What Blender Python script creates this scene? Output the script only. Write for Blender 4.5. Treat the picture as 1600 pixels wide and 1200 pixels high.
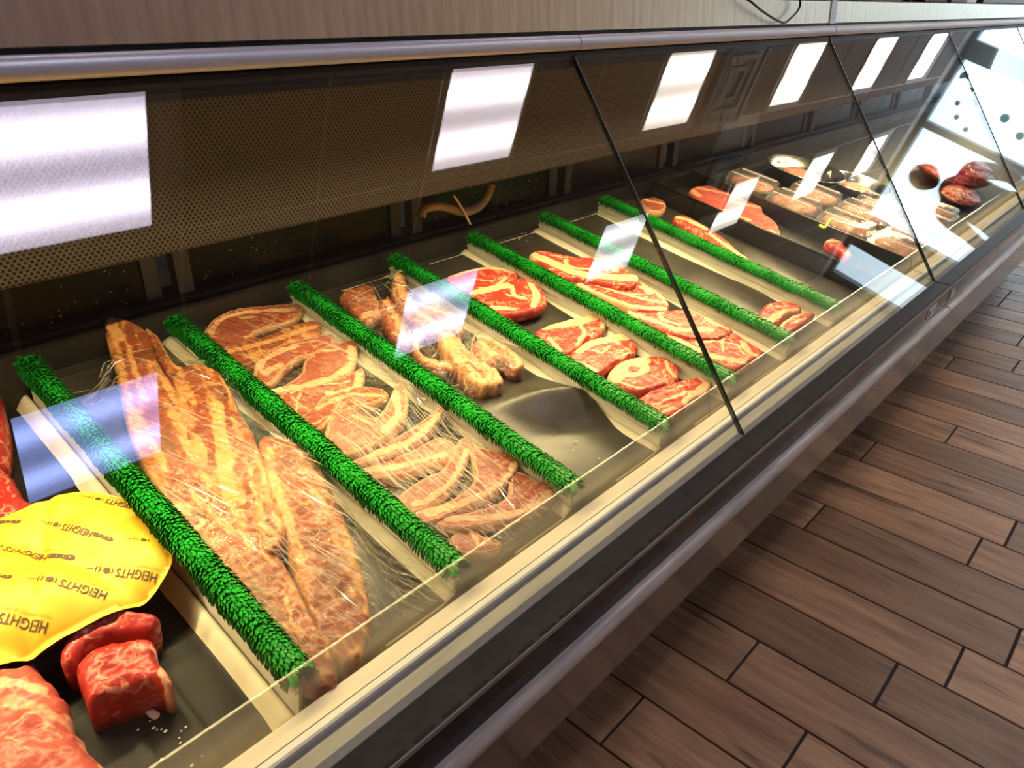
import bpy, bmesh, math, random
import numpy as np
from mathutils import Vector, Matrix, noise
from mathutils.geometry import delaunay_2d_cdt

random.seed(7)
scene = bpy.context.scene
for o in list(bpy.data.objects):
    bpy.data.objects.remove(o)
C = scene.collection

# ------------------------------------------------------------------ camera
CZ = 1.3125                      # camera height, metres; the case runs along +X, +Y goes into the case
F = 1177.71
VX, VY, PP = np.array([1990., 15.]), np.array([-690., -60.]), np.array([800., 600.])
def _axis(v):
    a = np.array([v[0] - PP[0], v[1] - PP[1], F]); return a / np.linalg.norm(a)
_dx, _dy = _axis(VX), _axis(VY)
_dz = np.cross(_dx, _dy); _dz /= np.linalg.norm(_dz)
CAM = np.stack([_dx, _dy, _dz], 1)          # camera(right, down, forward) = CAM @ world
cam = bpy.data.cameras.new('camera'); cam_o = bpy.data.objects.new('camera', cam); C.objects.link(cam_o)
right, down, fwd = CAM[0], CAM[1], CAM[2]
cam_o.matrix_world = Matrix(((right[0], -down[0], -fwd[0], 0), (right[1], -down[1], -fwd[1], 0),
                             (right[2], -down[2], -fwd[2], CZ), (0, 0, 0, 1)))
cam.sensor_fit = 'HORIZONTAL'; cam.sensor_width = 36; cam.lens = F * 36 / 1600
cam.clip_start = 0.02; cam.clip_end = 200
scene.camera = cam_o

# ------------------------------------------------------------------ world, exposure
world = bpy.data.worlds.new('world'); scene.world = world; world.use_nodes = True
bg = world.node_tree.nodes['Background']
bg.inputs[0].default_value = (0.72, 0.89, 1.0, 1); bg.inputs[1].default_value = 2.6
vs = scene.view_settings
vs.view_transform = 'Standard'; vs.look = 'None'; vs.gamma = 1.0; vs.use_curve_mapping = False
vs.exposure = 0.32
try:
    scene.cycles.transparent_max_bounces = 24
except Exception:
    pass
LENS_POWER = 1.0                 # multiplier for the ceiling troffers
CASE_LAMP_W = 11.5               # watts per metre of case lamp

# ------------------------------------------------------------------ materials
def newmat(name):
    m = bpy.data.materials.new(name); m.use_nodes = True
    return m, m.node_tree.nodes, m.node_tree.links, m.node_tree.nodes['Principled BSDF']
def N(nodes, t, **kw):
    n = nodes.new(t)
    for k, v in kw.items(): setattr(n, k, v)
    return n
def setin(n, **kw):
    for k, v in kw.items(): n.inputs[k.replace('_', ' ')].default_value = v
def ramp(nodes, stops):
    r = nodes.new('ShaderNodeValToRGB'); e = r.color_ramp.elements
    while len(e) < len(stops): e.new(0.5)
    for i, (p, c) in enumerate(stops):
        e[i].position = p; e[i].color = (c[0], c[1], c[2], 1) if hasattr(c, '__len__') else (c, c, c, 1)
    return r
def mapping(nodes, links, scale=(1, 1, 1), rot=(0, 0, 0), coord='Object'):
    tc = nodes.new('ShaderNodeTexCoord'); mp = nodes.new('ShaderNodeMapping')
    mp.inputs['Scale'].default_value = scale; mp.inputs['Rotation'].default_value = rot
    links.new(tc.outputs[coord], mp.inputs[0]); return mp
def simple(name, col, rough=0.5, metal=0.0, var=0.06, scale=20, bump=0.0, stretch=(1, 1, 1), spec=0.5, coat=0.0):
    m, n, l, b = newmat(name)
    mp = mapping(n, l, stretch)
    nz = N(n, 'ShaderNodeTexNoise'); setin(nz, Scale=scale, Detail=4); l.new(mp.outputs[0], nz.inputs[0])
    r = ramp(n, [(0.3, [max(0, c * (1 - var * 2)) for c in col]), (0.7, [min(1, c * (1 + var * 2)) for c in col])])
    l.new(nz.outputs[0], r.inputs[0]); l.new(r.outputs[0], b.inputs['Base Color'])
    b.inputs['Roughness'].default_value = rough; b.inputs['Metallic'].default_value = metal
    b.inputs['Specular IOR Level'].default_value = spec; b.inputs['Coat Weight'].default_value = coat
    if bump:
        bp = N(n, 'ShaderNodeBump'); setin(bp, Strength=bump, Distance=0.01)
        l.new(nz.outputs[0], bp.inputs['Height']); l.new(bp.outputs[0], b.inputs['Normal'])
    return m
def thin_glass(name, r0=0.043, tint=(1, 1, 1), rough=0.0, bump=0.0, bscale=20, bstretch=(1, 1, 1), haze=0.0, hazecol=(1, 1, 1), brot=(0, 0, 0), bdist=0.004):
    """clear sheet: Schlick reflection over straight transmission, with an optional diffuse haze"""
    m, n, l, b = newmat(name); n.remove(b); out = n['Material Output']
    geo = N(n, 'ShaderNodeNewGeometry')
    dot = N(n, 'ShaderNodeVectorMath', operation='DOT_PRODUCT')
    l.new(geo.outputs['Incoming'], dot.inputs[0])
    gl = N(n, 'ShaderNodeBsdfGlossy'); gl.inputs['Roughness'].default_value = rough; gl.inputs[0].default_value = (1, 1, 1, 1)
    if bump:
        mr = mapping(n, l, (1, 1, 1), brot)
        mp = N(n, 'ShaderNodeMapping'); mp.inputs['Scale'].default_value = bstretch; l.new(mr.outputs[0], mp.inputs[0])
        nz = N(n, 'ShaderNodeTexNoise'); setin(nz, Scale=bscale, Detail=5, Distortion=0.35); l.new(mp.outputs[0], nz.inputs[0])
        bp = N(n, 'ShaderNodeBump'); setin(bp, Strength=bump, Distance=bdist); l.new(nz.outputs[0], bp.inputs['Height'])
        l.new(bp.outputs[0], gl.inputs['Normal']); l.new(bp.outputs[0], dot.inputs[1])
    else:
        l.new(geo.outputs['Normal'], dot.inputs[1])
    ab = N(n, 'ShaderNodeMath', operation='ABSOLUTE'); l.new(dot.outputs['Value'], ab.inputs[0])
    om = N(n, 'ShaderNodeMath', operation='SUBTRACT', use_clamp=True); om.inputs[0].default_value = 1; l.new(ab.outputs[0], om.inputs[1])
    pw = N(n, 'ShaderNodeMath', operation='POWER'); pw.inputs[1].default_value = 5; l.new(om.outputs[0], pw.inputs[0])
    ml = N(n, 'ShaderNodeMath', operation='MULTIPLY_ADD', use_clamp=True); ml.inputs[1].default_value = 1 - r0; ml.inputs[2].default_value = r0
    l.new(pw.outputs[0], ml.inputs[0])
    tr = N(n, 'ShaderNodeBsdfTransparent'); tr.inputs[0].default_value = (*tint, 1)
    last = tr.outputs[0]
    if haze:
        df = N(n, 'ShaderNodeBsdfDiffuse'); df.inputs[0].default_value = (*hazecol, 1)
        tl = N(n, 'ShaderNodeBsdfTranslucent'); tl.inputs[0].default_value = (*hazecol, 1)
        ad = N(n, 'ShaderNodeMixShader'); ad.inputs[0].default_value = 0.5; l.new(df.outputs[0], ad.inputs[1]); l.new(tl.outputs[0], ad.inputs[2])
        mh = N(n, 'ShaderNodeMixShader'); mh.inputs[0].default_value = haze; l.new(tr.outputs[0], mh.inputs[1]); l.new(ad.outputs[0], mh.inputs[2])
        last = mh.outputs[0]
    mx = N(n, 'ShaderNodeMixShader'); l.new(ml.outputs[0], mx.inputs[0]); l.new(last, mx.inputs[1]); l.new(gl.outputs[0], mx.inputs[2])
    l.new(mx.outputs[0], out.inputs[0])
    return m
def emit(name, col, s):
    m, n, l, b = newmat(name); n.remove(b)
    e = N(n, 'ShaderNodeEmission'); e.inputs[0].default_value = (*col, 1); e.inputs[1].default_value = s
    l.new(e.outputs[0], n['Material Output'].inputs[0]); return m
def meatmat(name, lean, fat, marble=0.5, mscale=60, rough=0.38, lean2=None, coat=0.25, grain=None, rings=None):
    """lean and fat mixed by the painted 'fat' attribute, with fine marbling veins in the lean"""
    m, n, l, b = newmat(name)
    mp = mapping(n, l)
    at = N(n, 'ShaderNodeAttribute', attribute_name='fat')
    wn = N(n, 'ShaderNodeTexNoise'); setin(wn, Scale=55, Detail=4); l.new(mp.outputs[0], wn.inputs[0])
    off = N(n, 'ShaderNodeVectorMath', operation='MULTIPLY_ADD'); off.inputs[1].default_value = (0.03, 0.03, 0.03)
    l.new(wn.outputs['Color'], off.inputs[0]); l.new(mp.outputs[0], off.inputs[2])
    vo = N(n, 'ShaderNodeTexVoronoi', feature='DISTANCE_TO_EDGE'); setin(vo, Scale=mscale); l.new(off.outputs[0], vo.inputs[0])
    vr = ramp(n, [(0.0, 1.0), (0.03 + 0.11 * marble, 0.0)]); l.new(vo.outputs[0], vr.inputs[0])
    big = N(n, 'ShaderNodeTexNoise'); setin(big, Scale=38, Detail=2); l.new(mp.outputs[0], big.inputs[0])
    br = ramp(n, [(0.62 - 0.25 * marble, 0.0), (0.72 - 0.15 * marble, 1.0)]); l.new(big.outputs[0], br.inputs[0])
    veins = N(n, 'ShaderNodeMath', operation='MULTIPLY'); l.new(vr.outputs[0], veins.inputs[0]); l.new(br.outputs[0], veins.inputs[1])
    vm = N(n, 'ShaderNodeMath', operation='MULTIPLY'); vm.inputs[1].default_value = min(1, 0.5 + marble * 0.5); l.new(veins.outputs[0], vm.inputs[0])
    # fat edge broken by noise
    fn = N(n, 'ShaderNodeTexNoise'); setin(fn, Scale=140, Detail=3); l.new(mp.outputs[0], fn.inputs[0])
    fa = N(n, 'ShaderNodeMath', operation='MULTIPLY_ADD'); fa.inputs[1].default_value = 0.5; l.new(fn.outputs[0], fa.inputs[0]); l.new(at.outputs['Fac'], fa.inputs[2])
    src = fa.outputs[0]
    if grain:
        amt, sx, sy, rot = grain
        g1 = mapping(n, l, (1, 1, 1), (0, 0, rot)); g2 = N(n, 'ShaderNodeMapping'); g2.inputs['Scale'].default_value = (sx, sy, 30); l.new(g1.outputs[0], g2.inputs[0])
        gn_ = N(n, 'ShaderNodeTexNoise'); setin(gn_, Scale=1.0, Detail=5, Roughness=0.6, Distortion=0.8); l.new(g2.outputs[0], gn_.inputs[0])
        gs = N(n, 'ShaderNodeMath', operation='MULTIPLY_ADD'); gs.inputs[1].default_value = amt * 2; gs.inputs[2].default_value = -amt; l.new(gn_.outputs[0], gs.inputs[0])
        ga = N(n, 'ShaderNodeMath', operation='ADD'); l.new(gs.outputs[0], ga.inputs[0]); l.new(src, ga.inputs[1]); src = ga.outputs[0]
    fr = ramp(n, [(0.55, 0.0), (0.88, 1.0)]); l.new(src, fr.inputs[0])
    if rings:
        ea = N(n, 'ShaderNodeAttribute', attribute_name='edge')
        en = N(n, 'ShaderNodeTexNoise'); setin(en, Scale=70, Detail=2); l.new(mp.outputs[0], en.inputs[0])
        em = N(n, 'ShaderNodeMath', operation='MULTIPLY_ADD'); em.inputs[1].default_value = 0.5; em.inputs[2].default_value = -0.25; l.new(en.outputs[0], em.inputs[0])
        ec = N(n, 'ShaderNodeMath', operation='MULTIPLY_ADD'); ec.inputs[1].default_value = 100.0; l.new(ea.outputs['Fac'], ec.inputs[0]); l.new(em.outputs[0], ec.inputs[2])
        er = ramp(n, rings); l.new(ec.outputs[0], er.inputs[0])
        mr_ = N(n, 'ShaderNodeMath', operation='MAXIMUM'); l.new(fr.outputs[0], mr_.inputs[0]); l.new(er.outputs[0], mr_.inputs[1]); fr = mr_
    mxf = N(n, 'ShaderNodeMath', operation='MAXIMUM'); l.new(fr.outputs[0], mxf.inputs[0]); l.new(vm.outputs[0], mxf.inputs[1])
    ln = N(n, 'ShaderNodeTexNoise'); setin(ln, Scale=25, Detail=5, Roughness=0.65); l.new(mp.outputs[0], ln.inputs[0])
    l2 = lean2 or [c * 0.62 for c in lean]
    lr = ramp(n, [(0.3, l2), (0.65, lean)]); l.new(ln.outputs[0], lr.inputs[0])
    fcr = ramp(n, [(0.3, [fat[0] * 0.96, fat[1] * 0.82, fat[2] * 0.72]), (0.65, fat)]); l.new(ln.outputs[0], fcr.inputs[0])
    mx = N(n, 'ShaderNodeMix', data_type='RGBA'); l.new(mxf.outputs[0], mx.inputs[0]); l.new(lr.outputs[0], mx.inputs[6]); l.new(fcr.outputs[0], mx.inputs[7])
    l.new(mx.outputs[2], b.inputs['Base Color'])
    b.inputs['Roughness'].default_value = rough; b.inputs['Coat Weight'].default_value = coat * 0.35; b.inputs['Coat Roughness'].default_value = 0.16; b.inputs['Specular IOR Level'].default_value = 0.3
    bp = N(n, 'ShaderNodeBump'); setin(bp, Strength=0.35, Distance=0.003); l.new(fn.outputs[0], bp.inputs['Height']); l.new(bp.outputs[0], b.inputs['Normal'])
    return m

M = {}
M['steel'] = simple('brushed_steel', (0.82, 0.72, 0.58), 0.34, 1.0, 0.07, 9, 0.03, (9, 6, 0.6))
M['steel_bowl'] = simple('bowl_steel', (0.7, 0.7, 0.68), 0.16, 1.0, 0.04, 8)
M['rail_alu'] = simple('rail_aluminium', (0.66, 0.68, 0.7), 0.42, 0.35, 0.04, 6, 0, (0.5, 8, 8))
M['black'] = simple('black_plastic', (0.012, 0.012, 0.013), 0.4, 0, 0.2, 30)
M['black_gloss'] = simple('black_gloss_panel', (0.008, 0.009, 0.012), 0.12, 0, 0.2, 12)
M['ledge'] = simple('dark_ledge', (0.034, 0.032, 0.029), 0.45, 0.1, 0.15, 40, 0.03)
M['bumper'] = simple('grey_bumper', (0.46, 0.41, 0.33), 0.36, 0.0, 0.15, 15, 0.02, (0.6, 6, 6), coat=0.2)
M['skirt'] = simple('brown_skirt', (0.075, 0.06, 0.055), 0.18, 0.0, 0.1, 10)
M['cream_rail'] = simple('cream_rail', (0.9, 0.82, 0.6), 0.42, 0, 0.05, 14, 0.02, (0.7, 5, 5))
M['lip'] = simple('pale_grey_lip', (0.62, 0.63, 0.58), 0.35, 0.0, 0.05, 14, 0.02, (0.7, 5, 5))
M['grey_strip'] = simple('grey_metal_strip', (0.27, 0.27, 0.25), 0.4, 0.2, 0.08, 12, 0.02, (0.8, 8, 8))
M['pan'] = simple('dark_deck_pan', (0.014, 0.013, 0.012), 0.5, 0.0, 0.2, 25)
M['cavity'] = simple('dark_cavity', (0.012, 0.011, 0.01), 0.45, 0, 0.4, 6)
M['rear_door'] = simple('rear_door_panel', (0.008, 0.008, 0.008), 0.28, 0, 0.3, 6, spec=0.25)
M['door_frame'] = simple('grey_door_frame', (0.11, 0.095, 0.08), 0.5, 0.0, 0.1, 10)
M['pipe'] = simple('tan_hose', (0.42, 0.26, 0.1), 0.4, 0, 0.15, 30)
M['brass'] = simple('brass_pin', (0.7, 0.5, 0.22), 0.3, 0.8)
M['white_plastic'] = simple('white_divider_plastic', (0.72, 0.69, 0.62), 0.4, 0, 0.03, 20)
M['paper'] = simple('cream_paper', (0.82, 0.77, 0.62), 0.6, 0, 0.05, 30, 0.03)
M['gasket'] = simple('black_gasket', (0.006, 0.006, 0.006), 0.5)
M['droplet'] = simple('water_droplet', (0.75, 0.75, 0.75), 0.1)
M['glass'] = thin_glass('case_glass', 0.055, (0.985, 0.992, 0.988))
M['glass_edge'] = simple('pane_edge', (0.008, 0.01, 0.009), 0.25)
M['acrylic'] = thin_glass('frosted_acrylic', 0.045, (0.93, 0.92, 0.88), 0.12, haze=0.11, hazecol=(0.78, 0.74, 0.64))
M['film'] = thin_glass('cling_film', 0.06, (0.99, 0.99, 0.985), 0.05, 1.0, 22, (5.5, 0.6, 1.0), brot=(0, 0, -0.45), bdist=0.014)
M['glint_crease'] = thin_glass('film_crease', 0.22, (0.97, 0.97, 0.95), 0.13, haze=0.3, hazecol=(1.0, 0.97, 0.9))
M['clamshell'] = thin_glass('clear_clamshell', 0.05, (0.95, 0.95, 0.94), 0.06, 0.12, 60, haze=0.09, hazecol=(0.95, 0.93, 0.9))
M['window_glass'] = thin_glass('window_glass', 0.04, (0.97, 0.99, 1.0))
M['glare_mullion'] = simple('blue_glare_mullion', (0.06, 0.14, 0.19), 0.4)  # bluish window glare put into the mullion colour
M['tile'] = simple('ceiling_tile', (0.2, 0.17, 0.175), 0.85, 0, 0.05, 60, 0.05)
M['tbar'] = simple('ceiling_bar', (0.62, 0.6, 0.6), 0.5)
M['wall'] = simple('tan_wall', (0.72, 0.52, 0.33), 0.75, 0, 0.05, 4)
M['wall_dark'] = simple('dark_wall', (0.08, 0.07, 0.065), 0.7, 0, 0.1, 4)
M['vent'] = simple('black_vent', (0.012, 0.012, 0.013), 0.3)
M['troffer_frame'] = simple('troffer_frame', (0.5, 0.49, 0.5), 0.5)
M['green'] = simple('green_bristle', (0.006, 0.27, 0.018), 0.36, 0, 0.3, 190)
M['green_core'] = simple('green_core', (0.006, 0.13, 0.016), 0.6, 0, 0.2, 100)
M['yellow_paper'] = simple('yellow_paper', (0.78, 0.45, 0.028), 0.48, 0, 0.05, 14, 0.06)
M['ink'] = simple('dark_ink', (0.09, 0.055, 0.02), 0.6)
M['ink_orange'] = simple('orange_ink', (0.72, 0.3, 0.03), 0.6)
M['cable'] = simple('black_cable', (0.01, 0.01, 0.01), 0.35)
M['sticker_white'] = simple('white_sticker', (0.8, 0.84, 0.86), 0.4)
M['sticker_blue'] = simple('blue_print', (0.05, 0.05, 0.4), 0.4)
M['sticker_cyan'] = simple('cyan_print', (0.25, 0.6, 0.75), 0.4)
M['sticker_cream'] = simple('cream_sticker', (0.85, 0.75, 0.5), 0.5)
M['crumb'] = simple('fat_crumb', (0.8, 0.68, 0.52), 0.5)
M['neon'] = simple('yellow_green_plastic', (0.55, 0.75, 0.02), 0.4)
M['white_item'] = simple('white_plastic_item', (0.8, 0.82, 0.84), 0.4)
M['skin'] = simple('brown_skin', (0.24, 0.125, 0.075), 0.5)
M['navy'] = simple('navy_cloth', (0.012, 0.022, 0.05), 0.8, 0, 0.1, 40)
M['trousers'] = simple('dark_trousers', (0.03, 0.03, 0.035), 0.8)
M['shoe'] = simple('black_shoe', (0.02, 0.02, 0.02), 0.5)
M['decal_blue'] = simple('blue_decal', (0.2, 0.75, 0.9), 0.5)
M['decal_grey'] = simple('grey_decal', (0.75, 0.78, 0.82), 0.5)
# meats
RED, CREAM = (0.56, 0.075, 0.05), (0.9, 0.68, 0.44)
M['beef'] = meatmat('beef_steak', (0.52, 0.045, 0.03), (0.76, 0.48, 0.27), 0.7, 62, grain=(0.22, 120, 40, 0.6))
M['beef_dark'] = meatmat('dark_beef', (0.42, 0.03, 0.026), (0.75, 0.36, 0.25), 0.6, 50, 0.34, grain=(0.25, 90, 30, 0.3))
M['beef_roast'] = meatmat('roast_beef', (0.5, 0.10, 0.075), (0.76, 0.36, 0.22), 0.5, 40, 0.36, (0.36, 0.06, 0.05), grain=(0.35, 50, 18, 0.9))
M['lamb'] = meatmat('lamb_chop', (0.33, 0.065, 0.036), (0.68, 0.405, 0.225), 0.6, 62, 0.34, (0.3, 0.085, 0.05), grain=(0.16, 35, 110, 0.25), rings=[(0.0, 1.0), (0.16, 1.0), (0.20, 0.05), (0.27, 0.05), (0.31, 0.9), (0.42, 0.8), (0.5, 0.0)])
M['rib'] = meatmat('beef_rib', (0.34, 0.07, 0.028), (0.60, 0.315, 0.115), 0.6, 44, 0.34, (0.12, 0.045, 0.02), grain=(0.85, 62, 11, 0.12))
M['bone'] = meatmat('bone_scrap', (0.36, 0.1, 0.05), (0.66, 0.38, 0.19), 0.9, 60, 0.4, grain=(0.6, 60, 40, 0.5))
M['packed'] = meatmat('packed_meat', (0.5, 0.2, 0.14), (0.8, 0.5, 0.4), 0.6, 60, 0.45)

# black liner mat: dark with faint grain
def matmat():
    m, n, l, b = newmat('black_liner_mat')
    mp = mapping(n, l, (1, 1, 1))
    a = N(n, 'ShaderNodeTexNoise'); setin(a, Scale=9, Detail=5); l.new(mp.outputs[0], a.inputs[0])
    r = ramp(n, [(0.3, (0.02, 0.0175, 0.013)), (0.7, (0.042, 0.037, 0.028))]); l.new(a.outputs[0], r.inputs[0]); l.new(r.outputs[0], b.inputs['Base Color'])
    rr = ramp(n, [(0.3, 0.3), (0.7, 0.5)]); l.new(a.outputs[0], rr.inputs[0]); l.new(rr.outputs[0], b.inputs['Roughness'])
    bp = N(n, 'ShaderNodeBump'); setin(bp, Strength=0.15, Distance=0.01); l.new(a.outputs[0], bp.inputs['Height']); l.new(bp.outputs[0], b.inputs['Normal'])
    return m
M['mat'] = matmat()
M['tray_black'] = simple('black_tray', (0.011, 0.010, 0.008), 0.5, 0, 0.3, 14, 0.1, spec=0.22)

def perfmat():
    m, n, l, b = newmat('perforated_metal')
    uv = N(n, 'ShaderNodeUVMap', uv_map='UVMap')
    def dots(shift):
        mp = N(n, 'ShaderNodeMapping'); mp.inputs['Scale'].default_value = (1 / 0.0075, 1 / 0.0105, 1); mp.inputs['Location'].default_value = shift
        l.new(uv.outputs[0], mp.inputs[0])
        fr = N(n, 'ShaderNodeVectorMath', operation='FRACTION'); l.new(mp.outputs[0], fr.inputs[0])
        sb = N(n, 'ShaderNodeVectorMath', operation='SUBTRACT'); sb.inputs[1].default_value = (0.5, 0.5, 0); l.new(fr.outputs[0], sb.inputs[0])
        sc = N(n, 'ShaderNodeVectorMath', operation='MULTIPLY'); sc.inputs[1].default_value = (0.0075, 0.0105, 0); l.new(sb.outputs[0], sc.inputs[0])
        ln = N(n, 'ShaderNodeVectorMath', operation='LENGTH'); l.new(sc.outputs[0], ln.inputs[0])
        lt = N(n, 'ShaderNodeMath', operation='LESS_THAN'); lt.inputs[1].default_value = 0.0021; l.new(ln.outputs['Value'], lt.inputs[0])
        return lt
    a, c = dots((0, 0, 0)), dots((0.5, 0.5, 0))
    mx = N(n, 'ShaderNodeMath', operation='MAXIMUM'); l.new(a.outputs[0], mx.inputs[0]); l.new(c.outputs[0], mx.inputs[1])
    mix = N(n, 'ShaderNodeMix', data_type='RGBA'); l.new(mx.outputs[0], mix.inputs[0])
    mix.inputs[6].default_value = (0.085, 0.07, 0.062, 1); mix.inputs[7].default_value = (0.004, 0.004, 0.004, 1)
    l.new(mix.outputs[2], b.inputs['Base Color']); b.inputs['Metallic'].default_value = 0.0; b.inputs['Roughness'].default_value = 0.5; b.inputs['Specular IOR Level'].default_value = 0.3
    return m
M['perf'] = perfmat()

def plankmat(name, c1, c2):
    m, n, l, b = newmat(name)
    mp = mapping(n, l, (14, 1.6, 14))
    oi = N(n, 'ShaderNodeObjectInfo')
    ad = N(n, 'ShaderNodeVectorMath', operation='MULTIPLY_ADD'); ad.inputs[1].default_value = (40, 40, 40)
    l.new(oi.outputs['Random'], ad.inputs[0]); l.new(mp.outputs[0], ad.inputs[2])
    a = N(n, 'ShaderNodeTexNoise'); setin(a, Scale=2.2, Detail=8, Roughness=0.65, Distortion=0.4); l.new(ad.outputs[0], a.inputs[0])
    r = ramp(n, [(0.28, c1), (0.72, c2)]); l.new(a.outputs[0], r.inputs[0])
    hs = N(n, 'ShaderNodeHueSaturation'); l.new(r.outputs[0], hs.inputs['Color'])
    vr = N(n, 'ShaderNodeMapRange'); vr.inputs[3].default_value = 0.62; vr.inputs[4].default_value = 1.25; l.new(oi.outputs['Random'], vr.inputs[0]); l.new(vr.outputs[0], hs.inputs['Value'])
    # a few dark burnt knots
    k = N(n, 'ShaderNodeTexNoise'); setin(k, Scale=1.5, Detail=3); l.new(ad.outputs[0], k.inputs[0])
    kr = ramp(n, [(0.64, 1.0), (0.70, 0.4)]); l.new(k.outputs[0], kr.inputs[0])
    mu = N(n, 'ShaderNodeMix', data_type='RGBA', blend_type='MULTIPLY'); mu.inputs[0].default_value = 1; l.new(hs.outputs[0], mu.inputs[6]); l.new(kr.outputs[0], mu.inputs[7])
    l.new(mu.outputs[2], b.inputs['Base Color'])
    fg = N(n, 'ShaderNodeTexNoise'); setin(fg, Scale=9, Detail=4); l.new(ad.outputs[0], fg.inputs[0])
    rr = ramp(n, [(0.3, 0.3), (0.7, 0.52)]); l.new(fg.outputs[0], rr.inputs[0]); l.new(rr.outputs[0], b.inputs['Roughness'])
    bp = N(n, 'ShaderNodeBump'); setin(bp, Strength=0.3, Distance=0.004); l.new(fg.outputs[0], bp.inputs['Height']); l.new(bp.outputs[0], b.inputs['Normal'])
    return m
M['plank'] = plankmat('wood_plank_tile', (0.3, 0.145, 0.066), (0.74, 0.44, 0.215))
M['grout'] = simple('dark_grout', (0.035, 0.028, 0.023), 0.8)

def troffer_mat(name, col, base, band):
    """prismatic lens over two tubes that run along X"""
    m, n, l, b = newmat(name); n.remove(b)
    tc = N(n, 'ShaderNodeTexCoord'); sx = N(n, 'ShaderNodeSeparateXYZ'); l.new(tc.outputs['Object'], sx.inputs[0])
    outs = []
    for y0 in (-0.115, 0.125):
        s = N(n, 'ShaderNodeMath', operation='SUBTRACT'); s.inputs[1].default_value = y0; l.new(sx.outputs[1], s.inputs[0])
        q = N(n, 'ShaderNodeMath', operation='MULTIPLY'); l.new(s.outputs[0], q.inputs[0]); l.new(s.outputs[0], q.inputs[1])
        k = N(n, 'ShaderNodeMath', operation='MULTIPLY'); k.inputs[1].default_value = -1 / (2 * 0.042 ** 2); l.new(q.outputs[0], k.inputs[0])
        e = N(n, 'ShaderNodeMath', operation='EXPONENT'); l.new(k.outputs[0], e.inputs[0]); outs.append(e)
    ad = N(n, 'ShaderNodeMath', operation='ADD'); l.new(outs[0].outputs[0], ad.inputs[0]); l.new(outs[1].outputs[0], ad.inputs[1])
    ms = N(n, 'ShaderNodeMath', operation='MULTIPLY_ADD'); ms.inputs[1].default_value = band; ms.inputs[2].default_value = base; l.new(ad.outputs[0], ms.inputs[0])
    vo = N(n, 'ShaderNodeTexVoronoi'); setin(vo, Scale=130); l.new(tc.outputs['Object'], vo.inputs[0])
    vr = N(n, 'ShaderNodeMapRange'); vr.inputs[2].default_value = 0.6; vr.inputs[3].default_value = 0.8; vr.inputs[4].default_value = 1.25; l.new(vo.outputs[0], vr.inputs[0])
    mm = N(n, 'ShaderNodeMath', operation='MULTIPLY'); l.new(ms.outputs[0], mm.inputs[0]); l.new(vr.outputs[0], mm.inputs[1])
    e = N(n, 'ShaderNodeEmission'); e.inputs[0].default_value = (*col, 1); l.new(mm.outputs[0], e.inputs[1])
    l.new(e.outputs[0], n['Material Output'].inputs[0]); return m

# ------------------------------------------------------------------ mesh helpers
def link(name, me, mat=None, parent=None, smooth=False, loc=None):
    """link a mesh as one object; with loc the vertices are given in world space and re-centred there"""
    if loc is not None and len(me.vertices):
        co = np.empty(len(me.vertices) * 3); me.vertices.foreach_get('co', co)
        co = co.reshape(-1, 3) - np.array(loc); me.vertices.foreach_set('co', co.ravel())
    o = bpy.data.objects.new(name, me); C.objects.link(o)
    if mat: me.materials.append(mat)
    if smooth: me.shade_smooth()
    if loc is not None: o.location = loc
    if parent is not None:
        o.parent = parent
        if loc is not None: o.location = Vector(loc) - parent.location
        elif parent.type == 'EMPTY' or parent.location.length > 0:
            o.location = o.location - parent.location
            # vertices were in world space
    return o
def pyd(name, v, f):
    me = bpy.data.meshes.new(name); me.from_pydata([tuple(p) for p in v], [], f); me.update(); return me
def boxmesh(name, x0, x1, y0, y1, z0, z1, bev=0.0):
    bm = bmesh.new(); bmesh.ops.create_cube(bm, size=1)
    for v in bm.verts:
        v.co = Vector(((x0 + x1) / 2 + v.co.x * (x1 - x0), (y0 + y1) / 2 + v.co.y * (y1 - y0), (z0 + z1) / 2 + v.co.z * (z1 - z0)))
    if bev: bmesh.ops.bevel(bm, geom=bm.edges[:], offset=bev, segments=2, affect='EDGES', profile=0.5)
    me = bpy.data.meshes.new(name); bm.to_mesh(me); bm.free(); return me
def box(name, x0, x1, y0, y1, z0, z1, mat, parent=None, bev=0.0):
    return link(name, boxmesh(name, x0, x1, y0, y1, z0, z1, bev), mat, parent)
def prismmesh(name, prof, x0, x1):
    """closed (y, z) profile extruded along X"""
    n = len(prof)
    v = [(x0, y, z) for y, z in prof] + [(x1, y, z) for y, z in prof]
    f = [(i, (i + 1) % n, n + (i + 1) % n, n + i) for i in range(n)] + [tuple(range(n - 1, -1, -1)), tuple(range(n, 2 * n))]
    me = pyd(name, v, f)
    bm = bmesh.new(); bm.from_mesh(me); bmesh.ops.recalc_face_normals(bm, faces=bm.faces[:]); bm.to_mesh(me); bm.free()
    return me
def prism(name, prof, x0, x1, mat, parent=None, smooth=False):
    o = link(name, prismmesh(name, prof, x0, x1), mat, parent)
    if smooth:
        o.data.shade_smooth(); o.data.set_sharp_from_angle(angle=math.radians(40))
    return o
def catmull(pts, closed=False, sub=6):
    P = [np.array(p, float) for p in pts]; n = len(P); out = []
    rng = range(n) if closed else range(n - 1)
    for i in rng:
        p0, p1, p2, p3 = (P[(i - 1) % n], P[i], P[(i + 1) % n], P[(i + 2) % n]) if closed else (P[max(i - 1, 0)], P[i], P[i + 1], P[min(i + 2, n - 1)])
        for k in range(sub):
            t = k / sub
            out.append(0.5 * ((2 * p1) + (-p0 + p2) * t + (2 * p0 - 5 * p1 + 4 * p2 - p3) * t * t + (-p0 + 3 * p1 - 3 * p2 + p3) * t ** 3))
    if not closed: out.append(P[-1])
    return np.array(out)
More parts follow.
